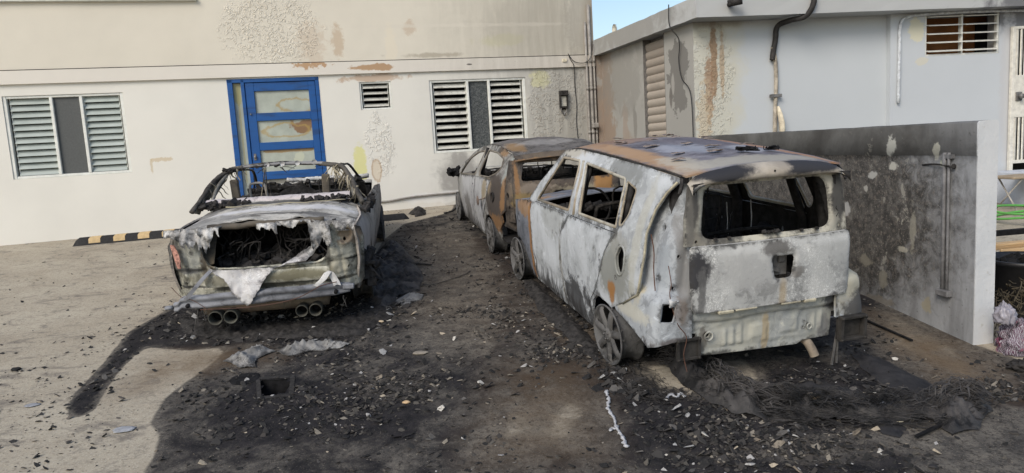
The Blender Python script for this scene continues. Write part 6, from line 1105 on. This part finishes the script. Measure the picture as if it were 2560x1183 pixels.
stone((82, 1014), .04, 'flat grey foil scrap on the light concrete at the lower left', (.26, .27, .29), 'foil_scrap', 'scrap', .14)
stone((310, 1075), .055, 'flat bluish grey foil scrap at the bottom left, left of the soot edge', (.30, .31, .33), 'foil_scrap', 'scrap', .12)
m = MB(); a_, b_ = G(2165, 805, 0), G(2280, 856, 0); m.box((0, 0, 0), ((b_ - a_).length, .02, .012)); o = m.build('burnt_strip', BLACK); o.location = (a_ + b_) / 2 + Vector((0, 0, .015)); o.rotation_euler = (b_ - a_).to_track_quat('X', 'Z').to_euler(); tag(o, 'straight black strip lying on the tan ground beside the low wall', 'strip')
m = MB(); a_, b_ = G(2290, 1100, 0), G(2360, 1066, 0); m.box((0, 0, 0), ((b_ - a_).length, .02, .012)); o = m.build('burnt_strip', BLACK); o.location = (a_ + b_) / 2 + Vector((0, 0, .02)); o.rotation_euler = (b_ - a_).to_track_quat('X', 'Z').to_euler(); tag(o, 'short black strip at the bottom right in front of the crumpled bumper end', 'strip')
m = MB(); a_, b_ = G(983, 656, 0), G(1078, 665, 0); m.box((0, 0, 0), ((b_ - a_).length, .03, .012)); o = m.build('burnt_strip', CHAR); o.location = (a_ + b_) / 2 + Vector((0, 0, .015)); o.rotation_euler = (b_ - a_).to_track_quat('X', 'Z').to_euler(); tag(o, 'thin charred strip on the driveway just right of the sedan', 'strip')
trail('cable', [(1055, 715), (1090, 712), (1130, 700), (1160, 690), (1175, 680)], 'thin black cable lying on the driveway between the two nearer cars', .006, CB, 'cable', .1)
trail('cable', [(1110, 535), (1128, 530), (1140, 520)], 'dark hose end at the front tyre of the rusty hatchback', .02, CB, 'cable', .1)
# ---- scattered rubble
def scatter(name, label, count, dens, smin, smax, cols, seed, region=(0, 2560, 520, 1183), flat=.35, extra=None, sharp=True):
    r = random.Random(seed); m = MB(); sh = []; k = 0; tries = 0
    while k < count and tries < count * 12:
        tries += 1
        if extra and r.random() < .5:
            q = extra[int(r.random() * len(extra))]; px = (r.gauss(q[0], q[2]), r.gauss(q[1], q[3]))
            if px[1] > 1200 or px[1] < 515: continue
            p = G(*px)
        else: p = Vector((r.uniform(-6.5, 5), r.uniform(3.3, 12.6) if r.random() < .5 else r.uniform(3.3, 7.5), 0)); p.z = gz(p.x, p.y)
        if abs(p.x + 1.82) < .16 and abs(p.y - 5.07) < .14: continue
        s_ = soot_at(p.x, p.y); f = dens(s_, p)
        if r.random() > f: continue
        loc = p - CO; 
        s1 = smin + (smax - smin) * r.random() ** 3; n = r.choice((4, 5, 5, 6)); a0 = r.random() * 6.28; h = s1 * flat * (.4 + 1.6 * r.random() ** 2); tl = Vector(((r.random() - .5) * 1.3, (r.random() - .5) * 1.3))
        top = []; bot = []
        for j in range(n):
            a_ = a0 + 2 * math.pi * j / n; q = s1 * (.40 + 1.0 * r.random()); x, y = q * math.cos(a_) * (1.3), q * math.sin(a_)
            top.append((p.x + x * .75, p.y + y * .75, p.z + GY * y + h + tl.x * x + tl.y * y + abs(tl.x) * s1 * .5)); bot.append((p.x + x, p.y + y, p.z + GY * y + h * .25 + (tl.x * x + tl.y * y) * .8 + (abs(tl.x) + abs(tl.y)) * s1 * .35))
        b = n; fs = [tuple(range(n))] + [(j, n + j, n + (j + 1) % n, (j + 1) % n) for j in range(n)]
        c_ = r.random(); m.add(top + bot, fs, 0, False); sh += [c_] * len(fs); k += 1
    g = Gr(name, .9, .2); a_ = g.attr('shade'); rp_ = g.t.nodes.new('ShaderNodeValToRGB'); rp_.color_ramp.interpolation = 'CONSTANT'; g.L(a_, rp_.inputs[0]); el = rp_.color_ramp.elements
    for i, (ps, c_) in enumerate(cols):
        e_ = el[i] if i < 2 else el.new(ps); e_.position = ps; e_.color = (*c_, 1)
    nn_ = g.noise(60, 4, .7); g.out(g.mix(g.math('MULTIPLY', g.rng(nn_, .45, .7), .5), rp_.outputs[0], (.05, .047, .045)), g.bump(nn_, .5, .003))
    o = m.build(name, g.m, None, sh); tag(o, label, name.replace('_', ' '), None, 'stuff'); return o
mainc = [(1150, 680, 110, 60), (1290, 760, 90, 60), (1400, 800, 60, 50), (1100, 620, 90, 40), (1000, 700, 60, 40), (900, 800, 120, 40), (700, 830, 150, 35), (1400, 850, 60, 40), (1120, 950, 150, 60), (900, 950, 150, 50), (760, 1060, 200, 70), (2100, 1010, 200, 60), (2050, 1110, 250, 50), (1800, 1100, 150, 50), (1800, 930, 100, 25), (2480, 960, 50, 40), (1200, 560, 60, 20)]
scatter('rubble', 'small charred chips and ash crumbs strewn over the sooty ground', 16000, lambda s_, p: sstep(.25, .6, s_) * (.12 + 1.6 * max(0, fz(p, 1.6, 3, 5)) + .4 * sstep(.75, 1, s_)), .004, .021, [(0, (.018, .018, .018)), (.45, (.045, .041, .038)), (.74, (.085, .078, .068)), (.92, (.20, .18, .15)), (.98, (.34, .33, .32))], 5, extra=mainc)
scatter('plaster_flakes', 'pale peeled plaster flakes scattered over the driveway', 420, lambda s_, p: .15 + .85 * sstep(.2, .55, s_), .005, .030, [(0, (.22, .19, .15)), (.4, (.36, .31, .24)), (.7, (.16, .135, .105)), (.92, (.46, .44, .40))], 9, flat=.22, extra=mainc[:-3])
scatter('black_flakes', 'black burnt flakes blown across the pale concrete', 1600, lambda s_, p: (.10 + .9 * sstep(.0, .35, fz(p, .7, 8))) * (1 - sstep(.2, .5, s_)) if p.x < 0 else 0, .004, .022, [(0, (.03, .03, .03)), (.7, (.10, .09, .08)), (.9, (.2, .18, .15))], 13, flat=.25)
scatter('charred_debris', 'larger black burnt fragments heaped around the wrecked cars', 4200, lambda s_, p: sstep(.6, .85, s_), .007, .034, [(0, (.018, .018, .019)), (.5, (.04, .038, .037)), (.85, (.10, .095, .09)), (.96, (.3, .3, .3))], 21, flat=.3, extra=[(700, 810, 170, 25), (960, 720, 45, 60), (975, 690, 40, 50), (930, 760, 50, 40), (550, 800, 90, 20), (1260, 620, 50, 20), (1400, 760, 40, 60), (1650, 930, 60, 30), (2150, 930, 150, 40), (2250, 1050, 180, 50), (1560, 960, 60, 30), (1900, 1070, 200, 40), (2500, 960, 30, 30), (1100, 560, 60, 12)])
# roof litter
def roof_flake(x, y, s_, label, mat, name='roof_flake', tangle=False):
    m = MB(); rr = random.Random(int(x * 1000 + y * 77))
    if tangle:
        for k in range(16): m.tube(spline([(s_ * (rr.random() - .5) * 2, s_ * (rr.random() - .5), .01 + .03 * rr.random()) for _ in range(4)], 4), .004, 5)
    else:
        n = 9; P = []; 
        q = [(s_ * 1.5 * math.cos(2 * math.pi * k / n) * (.6 + .6 * rr.random()), s_ * math.sin(2 * math.pi * k / n) * (.5 + .6 * rr.random())) for k in range(n)]
        m.shell(q, [], lambda u, v: (u, v, .012 + .25 * abs(v) + .3 * nz((u, v, x), 20) * s_), .003, s_ * .5, 0, 0)
    o = m.build(name, mat); o.matrix_world = A_.matrix_world @ Matrix.Translation((x, y, RZ(x, y) + .002)); tag(o, label, 'paint flake' if not tangle else 'wire tangle', None if tangle else 'peeled paint flakes on the hatchback roof')
FLM = burnt('roof_flake_paint', (.34, .28, .24), (.18, .14, .13), worm=0)
for k, (x, y) in enumerate([(-.30, .0), (-.28, .45), (.0, .4), (-.1, .8), (.15, .9), (.35, .7), (-.35, .9), (.1, 1.2), (.3, 1.3), (-.2, 1.3), (.4, .2), (-.42, -.25), (.05, .1), (.48, 1.0), (-.05, -.1)]):
    roof_flake(x, y, .028 + .02 * rnd.random(), 'curled brown paint flake lying on the roof of the boxy white hatchback', FLM)
roof_flake(.08, -.30, .085, 'larger black wire tangle on the rear of the hatchback roof', BLACK, 'wire_tangle', True); roof_flake(.33, -.24, .06, 'smaller black wire tangle nearer the right edge of the hatchback roof', BLACK, 'wire_tangle', True)
# ================================================================ RIGHT EDGE, BEYOND THE WALL
PT = plain('yard_concrete', (.30, .29, .27), .9, .2, 6)
e_ = Vector((3.95, 5.25, gz(3.95, 5.25)))
# cloth bundle
def blob(name, c_, d, label, cat, mat, seed, nz_s=5.0, amp=.25, fold=0.0, seg=44):
    m = MB(); P = []
    for i in range(seg // 2 + 1):
        a_ = math.pi * i / (seg // 2); row = []
        for j in range(seg + 1):
            b_ = 2 * math.pi * (j % seg) / seg; v = Vector((math.sin(a_) * math.cos(b_), math.sin(a_) * math.sin(b_), math.cos(a_))); k = 1 + amp * fz(v, nz_s * .4, seed, 4) + fold * abs(fz(v + Vector((seed, 0, 0)), nz_s, seed, 3)) * -1
            row.append((v.x * k * d[0], v.y * k * d[1], max(-d[2] * .45, v.z * k * d[2])))
        P.append(row)
    m.grid(P, 0, nsign=1); o = m.build(name, mat); o.location = Vector(c_) + Vector((0, 0, d[2] * .45)); return tag(o, label, cat)
g = Gr('striped_cloth', .9, .1); wv = g.t.nodes.new('ShaderNodeTexWave'); g.L(g.co, wv.inputs[0]); wv.inputs['Scale'].default_value = 34; wv.inputs['Distortion'].default_value = 9; wv.inputs['Detail'].default_value = 3; wv.inputs['Detail Scale'].default_value = 1.2
cc = g.mix(g.rng(wv.outputs['Fac'], .3, .7), (.36, .34, .38), (.12, .07, .10)); cc = g.mix(g.rng(g.noise(7, 3, .6), .55, .66), cc, (.42, .12, .2)); STRC = g.out(cc, g.bump(wv.outputs['Fac'], .5, .02))
p = G(2535, 888); blob('cloth_bundle', (p.x + .10, p.y + .05, p.z), (.17, .16, .17), 'bundled black and white striped cloth with red marks beside the white wall end', 'cloth bundle', STRC, 2.0, 6, .35, .35)
p = G(2520, 905); blob('plastic_bag', (p.x + .08, p.y + .16, p.z + .24), (.075, .07, .10), 'pale crumpled plastic bag with red print above the striped cloth', 'bag', plain('bag_white', (.27, .26, .30), .4, .25, 14, .5, .8), 6.0, 6, .3, .3)
p = G(2545, 925); blob('charred_clump', (p.x + .06, p.y, p.z), (.12, .07, .05), 'black charred rags at the foot of the striped cloth', 'rags', CHAR, 8.0, 6, .5, .3)
BRU = burnt('dry_brush', (.09, .075, .05), (.04, .035, .028), worm=0, dirt=.6)
c_ = G(2600, 860) + Vector((.15, .25, 0)); m = MB(); rr = random.Random(4)
for k in range(420):
    a_ = rr.random() * 6.28; b_ = rr.random() * 1.5; v = Vector((math.cos(a_) * math.cos(b_), math.sin(a_) * math.cos(b_), math.sin(b_) * 1.2)) * (.30 + .08 * rr.random()); t_ = Vector((rr.random() - .5, rr.random() - .5, rr.random() - .7)) * .2
    m.tube([v, v + t_ * .5 + Vector((0, 0, -.01)), v + t_], .004, 4, caps=False)
o = m.build('brush_heap', BRU); o.location = c_; tag(o, 'heap of dry brown roots beside the black bin', 'brush heap')
# black planter bin
c_ = Vector((4.22, 5.75, gz(4.22, 5.75))); e_ = empty('bin', c_, .1); tag(e_, 'wide black plastic bin behind the white wall end', 'bin'); m = MB()
m.lathe([(.001, .01), (.24, .01), (.25, .03), (.30, .46), (.325, .47), (.33, .50), (.31, .505), (.29, .48), (.24, .06), (.001, .05)], (0, 0, 0), 'Z', 36); m.build('tub', plain('black_plastic', (.016, .016, .018), .45, .2, 20, .45), e_)
m = MB(); lumps(m, (0, 0, .44), (.4, .4, .08), 40, .10); m.build('contents', BLACK, e_)
# wooden crate
WD = Gr('pine_wood', .7, .3); _n = WD.noise(6, 5, .6, .5, WD.scale((1, 10, 10))); WD.out(WD.mix(WD.rng(_n, .3, .7), (.52, .34, .17), (.62, .44, .25)), WD.bump(_n, .2, .003))
c_ = Vector((4.75, 6.45, gz(4.75, 6.45) + .19)); e_ = empty('wooden_crate', c_, .15); tag(e_, 'pale pine crate of open boards above the black bin', 'crate')
for z_ in (.02, .21):
    for y in (-.16, .16): m = MB(); m.box((0, y, z_), (.9, .02, .07), bev=.003); m.build('board', WD.m, e_)
for x in (-.35, .02, .36): m = MB(); m.box((x, 0, .115), (.07, .28, .12), bev=.003); m.build('block', WD.m, e_)
m = MB(); m.box((0, 0, .262), (.92, .10, .02), bev=.003); m.build('board', WD.m, e_)
m = MB(); m.box((0, 0, -.03), (.9, .12, .02), Matrix.Rotation(.1, 3, 'Y'), bev=.003); m.build('board', WD.m, e_)
# crate stands on a dark trestle frame
c_ = Vector((4.75, 6.45, gz(4.75, 6.45))); e_ = empty('metal_frame', c_, .15); tag(e_, 'black steel trestle frame carrying the pine crate', 'frame')
m = MB(); m.box((0, .30, .50), (1.3, .06, .05)); m.box((0, .02, .14), (1.2, .5, .03)); m.build('frame_top', BLACK, e_)
for x in (-.5, .5):
    for y in (-.12, .30): m = MB(); m.box((x, y + (.1 if y > 0 else -.1) * 0, (.25 if y > .2 else .065)), (.04, .04, .50 if y > .2 else .12)); m.build('leg', BLACK, e_)
# table
c_ = Vector((7.30, 9.95, gz(7.3, 9.95))); e_ = empty('folding_table', c_, .14); tag(e_, 'small folding table with a worn wooden top below the screen door', 'table')
m = MB(); m.box((0, 0, .48), (.9, .45, .035), bev=.008); m.build('tabletop', plain('worn_top', (.30, .24, .17), .7, .2, 8), e_)
for sx in (-.35, .35):
    for sy in (-1, 1): m = MB(); m.tube([(sx, -.2 * sy, 0), (sx + .05, .2 * sy, .465)], .012, 7); m.build('leg', plain('table_leg', (.35, .33, .3), .5), e_)
m = MB(); m.box((0, 0, .24), (2.2, .6, .48), bev=.01); o = m.build('plinth', plain('plinth_blue_grey', (.42, .45, .50), .85, .12, 5)); p = wfront(5.7, -.45, 0); o.location = (p.x, p.y, gz(p.x, p.y)); o.rotation_euler = (0, 0, YA); tag(o, 'low blue grey concrete step in front of the screen door', 'step')
GRN = plain('green_hose', (.10, .33, .07), .4, .1, 10, .5)
c_ = Vector((6.95, 9.2, gz(6.95, 9.2) + .02)); m = MB(); P = []
for k in range(70):
    t = k / 69 * 6.28 * 2.1; r = .55 + .05 * math.sin(t * .3) + .03 * (k / 69); P.append((r * math.cos(t), r * .8 * math.sin(t) + .04 * k / 69, .03 + .16 * k / 69 + .03 * math.sin(t * 1.7)))
m.tube(P, .016, 8); o = m.build('garden_hose', GRN); o.location = c_; tag(o, 'bright green garden hose coiled beyond the low wall', 'hose')
